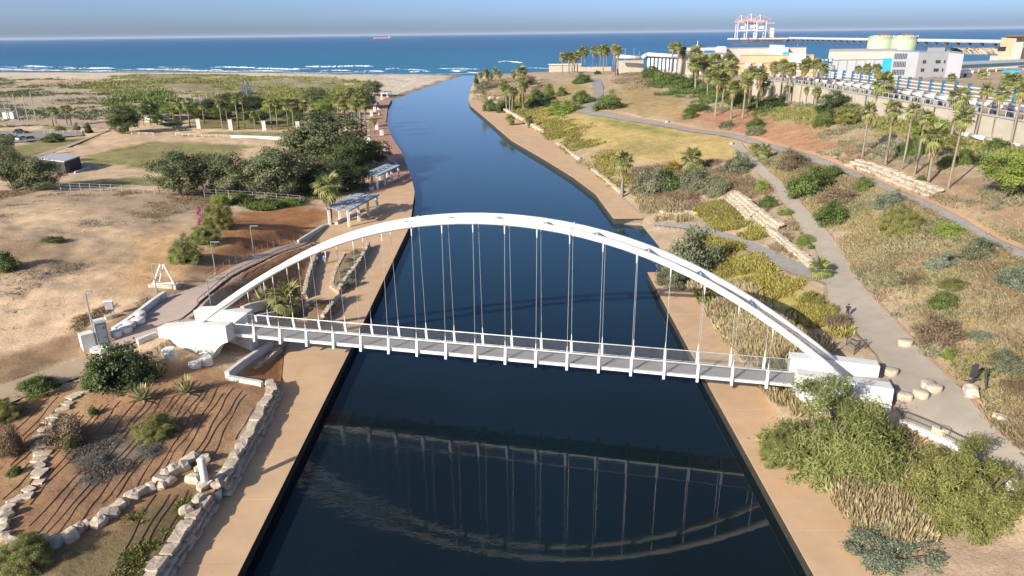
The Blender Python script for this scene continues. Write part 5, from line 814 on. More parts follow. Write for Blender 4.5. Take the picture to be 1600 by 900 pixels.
def fence(pts, h_, lab, mat, n, name='fence', rails=2, th=.1):
    W = resamp(TP(pts), n); zz = [Zt(q[0], q[1])[0] for q in W]; c = W[n // 2]; e = empty(name, (c[0], c[1], zz[n // 2]), 0, lab, 'fence')
    for i in range(n): MB().box((W[i][0], W[i][1], zz[i] - .2), (th, th, h_ + .25)).build('post', mat, e)
    for r_ in range(rails):
        for i in range(n - 1): f = (r_ + 1) / rails; MB().tube([(W[i][0], W[i][1], zz[i] + h_ * f - .08), (W[i + 1][0], W[i + 1][1], zz[i + 1] + h_ * f - .08)], th * .3, 5).build('rail', mat, e)
fence([(80, 297), (160, 300), (240, 304), (320, 306)], 1.9, 'wire fence with pale posts in front of the lawn', GREYSTONE, 15, rails=3); fence([(320, 308), (400, 312), (470, 318)], 1.9, 'wire fence with pale posts under the tree row', GREYSTONE, 9, rails=3)
fence([(275, 211), (310, 213), (362, 215)], 1.0, 'low wooden rail fence along the sports field', LIMESTONE, 9, th=.35); fence([(195, 209), (220, 210), (240, 211)], .9, 'low wooden rail at the road bend', LIMESTONE, 5, th=.3); fence([(70, 209), (90, 208), (128, 207)], .9, 'low rail along the car park', LIMESTONE, 7, th=.3)
# signs
P = T(1085, 346); e = empty('yellow_sign', P, 0, 'small yellow warning sign on a post by the water', 'sign'); MB().box(P, (.1, .1, 2.0)).build('post', STEEL, e); MB().box(P + np.array([0, -.06, 1.5]), (.6, .05, .5)).build('board', M('yellow_board', (.62, .46, .03), None, 1, .5), e)
P = T(1516, 606); e = empty('black_sign', P, .2, 'black framed sign board on the big boulder', 'sign'); put('post', MB().box((0, 0, 0), (.12, .12, 2.6)).mesh('post', DARKSTEEL), e); put('board', MB().box((0, 0, 1.2), (.8, .08, 1.3)).mesh('board', DARKSTEEL), e); put('crossbar', MB().box((0, 0, .8), (1.8, .08, .1)).mesh('crossbar', DARKSTEEL), e)
P = T(1540, 604); e = empty('black_sign', P, 1.0, 'low black frame lying beside the big boulder', 'frame'); [put('bar', MB().tube([(-1, 0, .1), (.9, .2, 1.0 + .3 * i)], .07, 6).mesh('bar', DARKSTEEL), e) for i in range(3)]
tag(MB().tube([T(a, b_) + np.array([0, 0, .08]) for a, b_ in [(1536, 620), (1545, 632), (1554, 640), (1566, 652), (1572, 660), (1578, 672)]], .09, 6).build('fallen_branch', WOOD), 'dark fallen branch lying beside the path', 'branch')
# drip irrigation hoses in the garden beds
gp = [tuple(q[:2]) for q in TP([(0, 690), (120, 640), (300, 595), (360, 600), (418, 612), (335, 748), (300, 740), (225, 770), (120, 830), (80, 850), (0, 830)])]; gp2 = [tuple(q[:2]) for q in TP([(100, 850), (230, 775), (320, 760), (300, 800), (240, 890), (60, 900)])]; gp3 = [tuple(q[:2]) for q in TP([(0, 640), (120, 605), (60, 690), (0, 720)])]; gp4 = [tuple(q[:2]) for q in TP([(345, 462), (400, 424), (480, 396), (478, 450), (440, 470), (390, 480)])]
A_, B_ = T(230, 760), T(330, 610); dv = (B_ - A_)[:2]; dv /= np.linalg.norm(dv); nv = np.array([-dv[1], dv[0]]); hn = 0
for poly, sp in ((gp, .8), (gp2, .8), (gp3, .85), (gp4, .9)):
    pa = arr(poly); c = pa.mean(0); pr_ = (pa - c) @ nv
    for off in np.arange(pr_.min() + .3, pr_.max(), sp):
        S = np.arange(-40, 40, .7); x = c[0] + dv[0] * S + nv[0] * (off + .16 * np.sin(S * .35 + off * 3) + .07 * np.sin(S * 1.1 + off * 7)); y = c[1] + dv[1] * S + nv[1] * (off + .16 * np.sin(S * .35 + off * 3) + .07 * np.sin(S * 1.1 + off * 7)); ins = inpoly(x, y, poly); run = []
        best = []
        for i in range(len(S)):
            if ins[i]: run.append(i)
            else:
                if len(run) > len(best): best = run
                run = []
        if len(best) > 12 and rng.random() < .95:
            best = best[rng.randint(0, 4):len(best) - rng.randint(0, 3)]; hn += 1; z = Zt(x, y); dist = np.hypot(x, y); nz = ((fbm(x, y, 9, 11) - .5) * 1.1 * np.clip(dist / 400, .12, .9) + (vn(x, y, 1.3, 5) - .5) * .16)
            o = MB().tube([(x[i], y[i], z[i] + nz[i] * .8 + .03) for i in best], .032, 5).build('irrigation_hose', BLACKPIPE); tag(o, 'black drip hose lying across the garden soil, %s of the parallel lines' % ordn(hn), 'hose', 'drip hoses in the garden')
# shed
C = [G(a, b_, 7.4) for a, b_ in [(57, 247), (100, 252), (126, 243), (82, 239)]]; z0 = 3.3; c = sum(C) / 4; e = empty('shed', (c[0], c[1], z0), 0, 'dark wooden shed with pale flat roof beside the lawn', 'shed'); SH = M('dark_boards', (.045, .035, .032), (.07, .055, .05), 2, .8)
dn = lambda z: [np.array([q[0], q[1], z]) for q in C]; ins = [q + (c - q) * .06 for q in C]
MB().hexa([np.array([q[0], q[1], z0 - .5]) for q in ins], [np.array([q[0], q[1], 7.1]) for q in ins]).build('wall', SH, e); MB().hexa(dn(7.102), dn(7.4)).build('roof', M('pale_roof', (.42, .42, .45), None, 1, .6), e)
a, b_ = np.array([ins[1][0], ins[1][1], z0]), np.array([ins[2][0], ins[2][1], z0]); d = (b_ - a) / np.linalg.norm(b_ - a); n = np.array([d[1], -d[0], 0]); MB().box((a + b_) / 2 + n * 2.2 - np.array([0, 0, .3]), (float(np.linalg.norm(b_ - a)), .3, 1.4), math.atan2(d[1], d[0])).build('parapet', WHITE_WALL, e); MB().box(lerp(a, b_, .12) + n * .02, (1.6, .12, 2.3), math.atan2(d[1], d[0])).build('door', WOOD, e)
# climbing pyramid
P = T(386, 150); k = mpp(P); e = empty('climbing_pyramid', P, 0, 'blue net climbing pyramid with a tall mast in the park', 'climbing frame'); ha = zat(P, 119) - P[2]; NET = M('blue_net', (.08, .13, .25), (.05, .08, .16), 1, .7); MB().tube([P, P + np.array([0, 0, ha])], .25, 8).build('mast', STEEL, e)
m = MB()
for i in range(6):
    a = i * 1.047; q = P + np.array([13 * k * math.cos(a), 13 * k * math.sin(a), 0]); m.tube([q, P + np.array([0, 0, ha * .92])], .12, 4)
    for j in range(1, 9): a2 = a + 1.047; t = j / 9; q2 = P + np.array([13 * k * math.cos(a2), 13 * k * math.sin(a2), 0]); m.tube([lerp(q, P + np.array([0, 0, ha * .7]), t), lerp(q2, P + np.array([0, 0, ha * .7]), t)], .14, 4)
m.build('net', NET, e)
# kiosk under the trees, parked cart
P = T(246, 190); e = empty('kiosk', P, 0, 'small white kiosk under the trees', 'kiosk'); MB().box(P, (9, 5, 3)).build('wall', WHITE_WALL, e); MB().box(P + np.array([0, 0, 3.002]), (10, 6, .3)).build('roof', GREYSTONE, e)
P = T(18, 185); e = empty('small_hut', P, 0, 'small white hut beside the park road', 'hut'); MB().box(P, (5, 4, 3)).build('wall', WHITE_WALL, e); MB().box(P + np.array([0, 0, 3.002]), (5.4, 4.4, .2)).build('roof', GREYSTONE, e)
# ------------------------------------------------------------------ vehicles
RIMM = MB().tube([(0, -.01, 0), (0, .01, 0)], .2, 10).mesh('rim', STEEL); GLS = M('car_glass', (.02, .025, .03), None, 1, .08, spec=.7); TYRE = M('tyre', (.02, .02, .02), None, 1, .8)
def car(px, py, rz, col, lab, L_=4.5, hh=1.5, name='parked_car'):
    P = T(px, py); P[2] += .15; e = empty(name, P, rz, lab, 'car', 'cars in the car park'); pm = M('car_paint', col, None, 1, .25, spec=.6); w_ = 1.8
    prof = [(-L_ / 2, .35), (-L_ / 2, .8), (-L_ * .46, .95), (L_ * .2, .98), (L_ * .46, .82), (L_ / 2, .6), (L_ / 2, .35)]
    def ext_(pf_, w0): n = len(pf_); m = MB(); m.add([(x, -w0 / 2, z) for x, z in pf_] + [(x, w0 / 2, z) for x, z in pf_], [tuple(range(n)), tuple(range(2 * n - 1, n - 1, -1))] + [(i, n + i, n + (i + 1) % n, (i + 1) % n) for i in range(n)]); return m
    put('body', ext_(prof, w_).mesh('body', pm), e); put('cabin', ext_([(-L_ * .42, .96), (-L_ * .32, hh - .05), (L_ * .02, hh - .05), (L_ * .2, .98)], w_ * .9).mesh('cabin', GLS), e); put('roof', ext_([(-L_ * .33, hh - .048), (-L_ * .31, hh), (L_ * .0, hh), (L_ * .03, hh - .048)], w_ * .88).mesh('roof', pm), e)
    wm = MB().tube([(0, -.11, 0), (0, .11, 0)], .33, 14).mesh('wheel', TYRE)
    for sx in (-.3, .31):
        for sy in (-1, 1): put('rim', RIMM, put('wheel', wm, e, (sx * L_, sy * .82, .33)), (0, sy * .112, 0))
car(33, 209, .1, (.02, .025, .04), 'dark blue car parked crosswise at the far side of the car park', 5.0, 1.8); car(26, 218, 1.25, (.7, .72, .74), 'white car in the front row, middle', 4.6); car(36, 219, 1.25, (.45, .55, .66), 'silver-blue car in the front row, right', 4.5); car(14, 219, 1.25, (.62, .64, .66), 'white car in the front row, left', 4.6); car(6, 216, 1.25, (.05, .05, .055), 'black car in the front row at the left edge', 4.6); car(52, 221, .5, (.3, .27, .26), 'grey-brown van standing right of the front row', 5.0, 2.0); car(283, 204, .2, (.02, .05, .04), 'dark green service cart by the park grove', 4.4, 1.7, 'service_cart')
# ------------------------------------------------------------------ people
def person(px, pyb, hgt, yaw, shirt, legs, lab, pose, hair=(.02, .015, .012), z=None):
    P = T(px, pyb) if z is None else G(px, pyb, z); P[2] += .05; s = hgt / 1.75; J = dict(pelvis=(0, 0, .95), chest=(0, .05, 1.3), neck=(0, .06, 1.5), head=(0, .08, 1.62), top=(0, .08, 1.74), lh=(-.1, 0, .92), rh=(.1, 0, .92), ls=(-.19, .04, 1.42), rs=(.19, .04, 1.42)); J.update(pose)
    E_ = [('pelvis', 'chest'), ('chest', 'neck'), ('neck', 'head'), ('head', 'top'), ('pelvis', 'lh'), ('lh', 'lk'), ('lk', 'la'), ('la', 'lt'), ('pelvis', 'rh'), ('rh', 'rk'), ('rk', 'ra'), ('ra', 'rt'), ('chest', 'ls'), ('ls', 'le'), ('le', 'lw'), ('lw', 'lf'), ('chest', 'rs'), ('rs', 're'), ('re', 'rw'), ('rw', 'rf')]
    R_ = dict(pelvis=.15, chest=.16, neck=.06, head=.095, top=.07, lh=.1, rh=.1, lk=.065, rk=.065, la=.045, ra=.045, lt=.035, rt=.035, ls=.07, rs=.07, le=.045, re=.045, lw=.033, rw=.033, lf=.028, rf=.028); names = list(R_)
    me = bpy.data.meshes.new('body'); me.from_pydata([tuple(c * s for c in J[n]) for n in names], [(names.index(a), names.index(b_)) for a, b_ in E_], []); me.update()
    e = empty('person', P, yaw, lab, 'person'); o = put('body', me, e); md = o.modifiers.new('skin', 'SKIN'); md.use_smooth_shade = True
    for i, n in enumerate(names): me.skin_vertices[0].data[i].radius = (R_[n] * s, R_[n] * s); me.skin_vertices[0].data[i].use_root = (n == 'pelvis')
    sub = o.modifiers.new('sub', 'SUBSURF'); sub.levels = 1; sub.render_levels = 2
    m = bpy.data.materials.new('clothes'); t, N, L, Pp = nodes(m); tc = N.new('ShaderNodeTexCoord'); sx = N.new('ShaderNodeSeparateXYZ'); L.new(tc.outputs['Object'], sx.inputs[0]); mr = N.new('ShaderNodeMapRange'); mr.inputs[2].default_value = hgt; L.new(sx.outputs[2], mr.inputs[0]); cr = N.new('ShaderNodeValToRGB'); cr.color_ramp.interpolation = 'CONSTANT'; els = cr.color_ramp.elements; els[0].color = (.03, .03, .03, 1); els[1].position = .05; els[1].color = (.36, .2, .13, 1)
    for p_, c in ((.28, legs), (.54, shirt), (.85, (.36, .2, .13))): q = els.new(p_); q.color = (*c, 1)
    L.new(mr.outputs[0], cr.inputs[0]); L.new(cr.outputs[0], Pp.inputs['Base Color']); Pp.inputs['Roughness'].default_value = .8; me.materials.append(m)
    hd = np.array(J['head']) * s; hm = MB().lathe((hd[0], hd[1] - .015 * s, hd[2]), [(.105 * s, .0), (.115 * s, .05 * s), (.095 * s, .11 * s), (.04 * s, .15 * s)], 12); put('hair', hm.mesh('hair', M('hair', hair, None, 1, .7), True), e); return e
RUN = dict(lk=(-.1, .3, .62), la=(-.1, .2, .22), lt=(-.1, .36, .16), rk=(.1, -.05, .5), ra=(.1, -.2, .09), rt=(.1, -.04, .04), le=(-.27, -.16, 1.2), lw=(-.22, .08, 1.1), lf=(-.2, .16, 1.14), re=(.27, .1, 1.15), rw=(.2, .3, 1.25), rf=(.17, .36, 1.32))
WALK = dict(lk=(-.1, .12, .5), la=(-.1, .2, .09), lt=(-.1, .36, .05), rk=(.1, -.02, .5), ra=(.1, -.2, .11), rt=(.1, -.06, .04), le=(-.24, -.08, 1.15), lw=(-.25, -.12, .9), lf=(-.25, -.1, .8), re=(.24, .08, 1.15), rw=(.25, .14, .9), rf=(.25, .17, .8))
person(1323, 496, 1.78, 2.6, (.015, .015, .018), (.015, .015, .018), 'runner in black shirt and shorts on the lower path', RUN)
person(497, 414, 1.72, 3.3, (.16, .14, .2), (.10, .03, .04), 'walker in dark clothes on the walkway behind the arch, left of two', WALK, z=1.2); person(508, 413, 1.75, 3.1, (.20, .24, .36), (.4, .42, .46), 'walker in grey-blue shirt on the walkway behind the arch, right of two', WALK, z=1.2)
# ------------------------------------------------------------------ industry on the right skyline
BEIGE = M('beige_concrete', (.47, .42, .34), (.40, .355, .285), .4, .9, .01, 3); PIPEW = M('white_pipe', (.70, .69, .66), (.58, .56, .53), .5, .5); BLUEP = M('blue_steel', (.05, .14, .25), None, 1, .5); RAILW = M('pale_rail', (.55, .56, .57), None, 1, .5); TAN = M('tan_plaster', (.62, .44, .27), (.54, .38, .235), .1, .9); GREYB = M('grey_cladding', (.46, .47, .50), (.42, .43, .46), .2, .7); GREYD = M('grey_front', (.30, .305, .325), (.27, .275, .29), .3, .7); LIGHTB = M('pale_roof_concrete', (.54, .50, .44), (.46, .43, .38), .15, .9); CYAN = M('cyan_panel', (.04, .38, .62), None, 1, .5); TANKM = M('mint_tank', (.37, .45, .31), (.34, .42, .29), .05, .6); WINM = M('dark_window', (.03, .035, .05), None, 1, .2, spec=.6); OCHRE = M('ochre_concrete', (.54, .44, .28), (.44, .355, .225), .08, .9, .4, .2)
WB = [G(a, b_, 16.2) for a, b_ in [(1175, 147), (1205, 152), (1260, 163), (1320, 176), (1400, 194), (1480, 212), (1540, 226), (1600, 240), (1700, 264)]]; wl = resamp(WB, 31); up = np.array([0, 0, 1.0]); e = empty('perimeter_wall', wl[15], 0, 'long beige concrete panel wall along the top of the slope', 'wall'); WT = 22.0
nrm = []
for i in range(30):
    a, b_ = wl[i], wl[i + 1]; d = (b_ - a) / np.linalg.norm(b_ - a); n = np.array([-d[1], d[0], 0]); n = n if n[0] > 0 else -n; nrm.append(n); g = d * .06
    MB().hexa([a + g - n * .15 - up * 1, b_ - g - n * .15 - up * 1, b_ - g + n * .15 - up * 1, a + g + n * .15 - up * 1], [q + up * (WT - 16.2 + 1 * 0) for q in (a + g - n * .15, b_ - g - n * .15, b_ - g + n * .15, a + g + n * .15)]).build('panel', BEIGE, e)
    MB().hexa([a - n * .4 + up * 5.82, b_ - n * .4 + up * 5.82, b_ + n * .4 + up * 5.82, a + n * .4 + up * 5.82], [q + up * 6.15 for q in (a - n * .4, b_ - n * .4, b_ + n * .4, a + n * .4)]).build('coping', GREYSTONE, e)
    if i % 3 == 0: MB().box(a - n * .22 - up * 1, (.25, .25, 6.7), math.atan2(d[1], d[0])).build('pilaster', DARKSTEEL, e)
nrm.append(nrm[-1])
def pipe(k, z, r, lab, sections, i0=0, i1=30, mat=PIPEW, sup=True):
    e = empty('pipeline', wl[(i0 + i1) // 2] + nrm[15] * k + up * (z - 16.2), 0, lab, 'pipe')
    for i in range(i0, i1):
        a, b_ = wl[i] + nrm[i] * k, wl[i + 1] + nrm[i + 1] * k; a = np.array([a[0], a[1], z]); b_ = np.array([b_[0], b_[1], z]); d = (b_ - a) / np.linalg.norm(b_ - a); MB().tube([a + d * .1, b_ - d * .1], r, 12).build('pipe_section', mat, e, True)
        MB().tube([a - d * .12, a + d * .12], r * 1.04, 12).build('flange', mat, e)
        if sup: MB().box((a[0], a[1], 15), (.5, .5, z - 15 - r)).build('support', GREYSTONE, e)
pipe(6.0, 23.2, .5, 'big white pipeline in sections above the beige wall', 0); pipe(9.5, 23.4, .35, 'thin grey pipeline behind the big white one', 0, mat=GREYSTONE)
pipe(-1.2, 17.6, .45, 'white pipe at the foot of the beige wall by the right palms', 0, 22, 30)
e = empty('wall_railing', wl[15] + up * 6, 0, 'pale railing on top of the beige wall', 'railing')
for i in range(30):
    a, b_ = wl[i] + up * 6.15, wl[i + 1] + up * 6.15; MB().tube([a + up * 1.1, b_ + up * 1.1], .05, 5).build('rail', RAILW, e); [MB().box(lerp(a, b_, t), (.08, .08, 1.1)).build('post', RAILW, e) for t in (0, .5)]
e = empty('blue_fence', wl[15] + nrm[15] * 14, 0, 'fence of blue pillars and pale rails behind the pipelines', 'fence')
for i in range(4, 30):
    a, b_ = wl[i] + nrm[i] * 14, wl[i + 1] + nrm[i + 1] * 14; d = (b_ - a) / np.linalg.norm(b_ - a); rz = math.atan2(d[1], d[0]); MB().box((a[0], a[1], 16), (.65, .65, 10.4), rz).build('pillar', BLUEP, e)
    for z in (22.6, 23.5, 24.4, 25.3): m = (a + b_) / 2; MB().box((m[0], m[1], z), (float(np.linalg.norm(b_ - a)), .15, .3), rz).build('rail', RAILW, e)
def bbox(e, name, pl, pr, D0, dep, pyt, z0, mat, skew=0.0, pyt2=None):
    """box building part: left/right pixel columns at ground distance D0 along the view, top row"""
    k = lambda px, D: np.array([(px - 800) / F * (D * math.cos(PITCH) + 18 * math.sin(PITCH)), D, 0]); a, b_ = k(pl, D0), k(pr, D0 + skew); zt = zat(a, pyt); z2 = zat(b_, pyt2) if pyt2 is not None else zt; a2, b2 = a * (1 + dep / np.linalg.norm(a)), b_ * (1 + dep / np.linalg.norm(b_))
    Z = lambda q, z: np.array([q[0], q[1], z]); MB().hexa([Z(a, z0), Z(b_, z0), Z(b2, z0), Z(a2, z0)], [Z(a, zt), Z(b_, z2), Z(b2, z2), Z(a2, zt)]).build(name, mat, e); return a, b_, zt
def bld(name, px, D0, lab, cat='building'): q = np.array([(px - 800) / F * D0 * .95, D0, 12.0]); return empty(name, q, 0, lab, cat)
e = bld('grey_hall', 1345, 380, 'long grey hall with a cyan panel beside the mint tanks'); bbox(e, 'wall', 1298, 1400, 380, 60, 92, 10, GREYB); bbox(e, 'parapet', 1296, 1401, 379.5, 62, 81, zat((200, 380, 0), 92.3), LIGHTB); bbox(e, 'cyan_panel', 1382, 1398, 379.3, .5, 91, 12, CYAN)
for px in (1312, 1326, 1340, 1354, 1368): bbox(e, 'cladding_seam', px, px + .7, 379.7, .4, 93, 12, GREYD)
e = bld('office_block', 1450, 365, 'pale grey office block with slit windows and sloping corner'); a, b_, zt = bbox(e, 'wing', 1396, 1440, 366, 30, 80, 10, GREYB, 0, 82); bbox(e, 'front', 1436, 1484, 358, 34, 82, 10, GREYD, 0, 80); bbox(e, 'side_wing', 1482, 1506, 356, 36, 82, 10, GREYB, 0, 85); bbox(e, 'roof_block', 1448, 1475, 362, 20, 75, zat((240, 362, 0), 81.5), GREYD)
for row in range(3):
    for j in range(8): bbox(e, 'slit_window', 1399 + j * 2.5, 1400 + j * 2.5, 365.6, .5, 83.5 + row * 12.5, zat((210, 366, 0), 91.5 + row * 12.5), WINM)
for row, y in enumerate((94, 107, 120)):
    for x0, n in ((1444, 2), (1464, 3), (1477, 1)):
        for j in range(n): bbox(e, 'window', x0 + j * 2.7 - row * .8, x0 + j * 2.7 + 2 - row * .8, 357.6, .5, y, zat((225, 358, 0), y + 3.8), WINM)
e = bld('pump_station', 1170, 440, 'tan and beige pump station building with stepped roofs'); bbox(e, 'tan_wall', 1140, 1284, 446, 40, 101, 8, TAN); bbox(e, 'low_wall', 1062, 1142, 440, 40, 86, 8, LIGHTB); bbox(e, 'upper_tan', 1160, 1275, 470, 30, 88, 8, TAN); bbox(e, 'roof_slab', 1098, 1262, 500, 40, 77, 8, LIGHTB); bbox(e, 'penthouse', 1204, 1228, 496, 20, 70, 10, GREYB, 0, 71); bbox(e, 'white_block', 1215, 1234, 492, 10, 74.5, 10, WHITE); bbox(e, 'cyan_panel', 1226, 1236, 491, .5, 81, 12, CYAN); bbox(e, 'white_vault', 1236, 1262, 460, 8, 83, 12, WHITE)
for px in (1100, 1118, 1134): bbox(e, 'vent_box', px, px + 6, 438, 4, 92, 12, WHITE)
for px in (1120, 1175, 1250): bbox(e, 'window', px, px + 5, 439 if px < 1142 else 445.5, .5, 97 if px < 1142 else 104, zat((150, 440, 0), (97 if px < 1142 else 104) + 4), WINM)
for px in (1168, 1186): bbox(e, 'tank_block', px, px + 9, 444, 6, 98, 12, GREYB)
e = bld('intake_house', 1105, 480, 'low grey intake house with a blue panel by the sea'); bbox(e, 'wall', 1074, 1138, 480, 25, 75, 6, GREYB); bbox(e, 'blue_panel', 1103, 1119, 479.4, .5, 79, 12, M('blue_panel', (.02, .16, .38), None, 1, .5)); bbox(e, 'roof_gear', 1083, 1104, 485, 10, 71.5, 14, DARKSTEEL); bbox(e, 'roof_box', 1122, 1136, 485, 10, 73, 14, WHITE); q = np.array([(1099 - 800) / F * 480 * .95, 490, 20]); MB().tube([q, np.array([q[0], q[1], zat(q, 64)])], .2, 6).build('mast', WHITE, e)
e = bld('blue_plant', 1288, 345, 'blue pipe rack plant left of the grey hall', 'pipe rack')
for j in range(5): bbox(e, 'rack_beam', 1274, 1303, 345 + j * .4, 6, 93 + j * 4.6, zat((150, 345, 0), 94.6 + j * 4.6), BLUEP if j % 2 else RAILW)
for j in range(5): bbox(e, 'rack_post', 1275 + j * 6.6, 1276.4 + j * 6.6, 344.6, 6.5, 92, 10, BLUEP)
for j in range(3): q = np.array([(1236 + j * 14 - 800) / F * 330, 336, 0]); z = zat(q, 108); MB().tube([q + up * z, q + up * z + np.array([9, 0, 0])], 1.6, 10).build('white_tank', PIPEW, e, True)
tk = {}
for i, px in enumerate((1374, 1411)):
    D0 = 640 - i * 12; q = np.array([(px - 800) / F * D0 * .955, D0, 8.0]); z1 = zat(q, 57.5); r = 17.0 * D0 / F; e = empty('storage_tank', q, 0, 'mint green storage tank, %s of two' % ('left', 'right')[i], 'tank'); hh = z1 - 8
    MB().lathe(q, [(r, 0), (r, hh)], 40).build('shell', TANKM, e, True); MB().lathe(q + up * hh, [(r * 1.03, -.9), (r * 1.03, .0)], 40).build('rim', TANKM, e, True); MB().lathe(q + up * (hh + .01), [(r * .98, 0), (r * .6, 1.2), (r * .1, 1.8)], 30).build('roof', LIGHTB, e); MB().box(q + up * (hh + .6) + np.array([0, -r * .4, 0]), (r * .9, 3, 2.2)).build('roof_walkway', RAILM, e); MB().lathe(q + up * (hh + 0.2) * .12, [(r * 1.02, 0), (r * 1.02, .6)], 40).build('ring', TANKM, e)
    for t in range(10): a = 3.5 + t * .28; MB().box(q + np.array([r * 1.03 * math.cos(a), r * 1.03 * math.sin(a), hh]), (.25, .25, 1.3)).build('rail_post', RAILW, e)
e = bld('coal_tower', 1580, 560, 'ochre concrete coal transfer tower at the right edge', 'tower'); bbox(e, 'tower', 1564, 1588, 560, 30, 59, 0, OCHRE, 0, 60); bbox(e, 'upper', 1572, 1640, 575, 40, 57, 0, OCHRE); bbox(e, 'grey_side', 1584, 1600, 552, 20, 66, 0, LIGHTB); bbox(e, 'roof_gear', 1570, 1600, 565, 25, 54.5, zat((400, 565, 0), 57), RAILM); bbox(e, 'base', 1552, 1600, 550, 25, 88, 0, LIGHTB); bbox(e, 'opening', 1562, 1574, 559.5, 1, 73, zat((400, 560, 0), 79), WINM)
e = bld('conveyor_gallery', 1555, 470, 'long grey-blue conveyor gallery before the coal tower', 'conveyor'); bbox(e, 'gallery', 1504, 1640, 470, 8, 97, zat((330, 470, 0), 107), GREYB, 40); bbox(e, 'window_band', 1506, 1640, 469.5, .4, 101.5, zat((330, 470, 0), 104), M('teal_glass', (.06, .16, .20), None, 1, .3), 40)
for j in range(8): bbox(e, 'leg', 1508 + j * 14, 1510 + j * 14, 471 + j * 4, 6, 107.2, 8, RAILW)
for j, (px, D0, w_, yt, mt, lab) in enumerate([(1516, 380, 20, 111, WHITE, 'white shed stack behind the blue fence'), (1545, 372, 14, 114, LIGHTB, 'pale yard shed behind the blue fence'), (1586, 366, 26, 110, CYAN, 'cyan roofed yard canopy at the right edge')]):
    e = bld('yard_shed', px, D0, lab, 'shed'); bbox(e, 'wall', px - w_ / 2, px + w_ / 2, D0, 12, yt + 1.6, 8, GREYSTONE if mt == CYAN else mt); bbox(e, 'roof', px - w_ / 2 - 1, px + w_ / 2 + 1, D0 - 1, 14, yt, zat((300, D0, 0), yt + 1.5), mt); bbox(e, 'door', px - 3, px + 1, D0 - .3, .5, yt + 4, 8, WINM)
e = bld('coast_wall', 885, 660, 'low pale sea wall behind the far hilltop palms', 'wall'); bbox(e, 'wall', 862, 912, 660, 6, 101, 2, BEIGE, 0, 101.5); bbox(e, 'wall', 905, 960, 640, 6, 105, 2, BEIGE); bbox(e, 'coping', 861, 913, 659, 8, 100.3, zat((60, 660, 0), 100.9), WHITE_WALL)
e = bld('white_conduit', 1020, 560, 'white stepped conduit with blue shade openings behind the crest', 'conduit'); bbox(e, 'low_part', 968, 1010, 570, 10, 95, 6, BEIGE); 
for a, b_, y1, y2 in ((966, 1006, 88, 90.5), (1006, 1014, 90.5, 85), (1014, 1082, 85, 89)):
    k = lambda px, y: (lambda q: np.array([q[0], q[1], zat(q, y)]))(np.array([(px - 800) / F * 560 * .955, 560, 0])); MB().tube([k(a, y1), k(b_, y2)], 1.4, 12).build('pipe_section', PIPEW, e, True)
bbox(e, 'blue_back', 1014, 1080, 562, 1, 88, 6, BLUEP, 0, 91)
for j in range(11): bbox(e, 'white_pier', 1016 + j * 6, 1019.5 + j * 6, 561, 1, 90.5 + j * .2, 6, WHITE)
wallB = [(985, 103), (1010, 108), (1030, 112), (1052, 117)]; wall('slope_wall', wallB, 2.2, .6, BEIGE, 'pale retaining wall below the white conduit')
wall('slope_wall', [(1066, 122), (1090, 126), (1120, 133)], 2.0, .6, BEIGE, 'pale low wall behind the dense palm grove')
BW = M('breakwater_rock', (.44, .37, .29), (.34, .285, .22), .08, .95, 1.0, .25); bv = []; bf = []; q0, q1 = G(1490, 84, 0), G(1562, 84, 0); n = 60
for i in range(n + 1):
    c = lerp(q0, q1, i / n)
    for a, z in ((-34, -1), (-20, 5), (-10, 9), (10, 9), (26, -1)): bv.append((c[0] + rng.uniform(-2, 2), c[1] + a + rng.uniform(-4, 4), z + rng.uniform(-1, 1)))
bf = [(i * 5 + j, (i + 1) * 5 + j, (i + 1) * 5 + j + 1, i * 5 + j + 1) for i in range(n) for j in range(4)]; o = put('breakwater', fmesh('breakwater', bv, bf, BW)); tag(o, 'pale rock breakwater in front of the long jetty', 'breakwater')
# ------------------------------------------------------------------ jetty, unloading cranes, ships
JET = M('jetty_concrete', (.50, .46, .42), (.42, .39, .36), .02, .9); PILE = M('jetty_pile', (.09, .10, .13), None, 1, .8); CRW = M('crane_white', (.62, .60, .60), None, 1, .5); CRR = M('crane_red', (.60, .33, .31), None, 1, .5)
def at_(px, D): q = ray(px, 60); q = np.array([q[0] / q[1] * D, D, 0]); return q
J0, J1 = at_(1138, 2750), at_(1232, 2650); Jm = at_(1560, 1500); e = empty('jetty', lerp(J1, Jm, .5), 0, 'long coal jetty on piles running out to the cranes', 'jetty')
Je = lerp(J1, Jm, 1.25); d = (Je - J1) / np.linalg.norm(Je - J1); n = np.array([-d[1], d[0], 0]); zd = 13.0
MB().hexa([J1 - n * 6 + up * (zd - 2.5), Je - n * 6 + up * (zd - 2.5), Je + n * 6 + up * (zd - 2.5), J1 + n * 6 + up * (zd - 2.5)], [J1 - n * 6 + up * zd, Je - n * 6 + up * zd, Je + n * 6 + up * zd, J1 + n * 6 + up * zd]).build('deck', JET, e); MB().hexa([J1 + n * 1 + up * (zd + .01), Je + n * 1 + up * (zd + .01), Je + n * 5 + up * (zd + .01), J1 + n * 5 + up * (zd + .01)], [q + up * (zd + 4) for q in (J1 + n * 1, Je + n * 1, Je + n * 5, J1 + n * 5)]).build('conveyor', RAILW, e)
L_ = float(np.linalg.norm(Je - J1)); k = int(L_ / 42)
for i in range(k + 1): c = lerp(J1, Je, i / k); MB().box(c - up * 2, (3.2, 9, zd - .6), math.atan2(d[1], d[0])).build('pile', PILE, e)
e = empty('unloading_pier', lerp(J0, J1, .5), 0, 'unloading pier platform on dark piles far out at sea', 'pier'); dd_ = (J1 - J0) / np.linalg.norm(J1 - J0); nn = np.array([-dd_[1], dd_[0], 0])
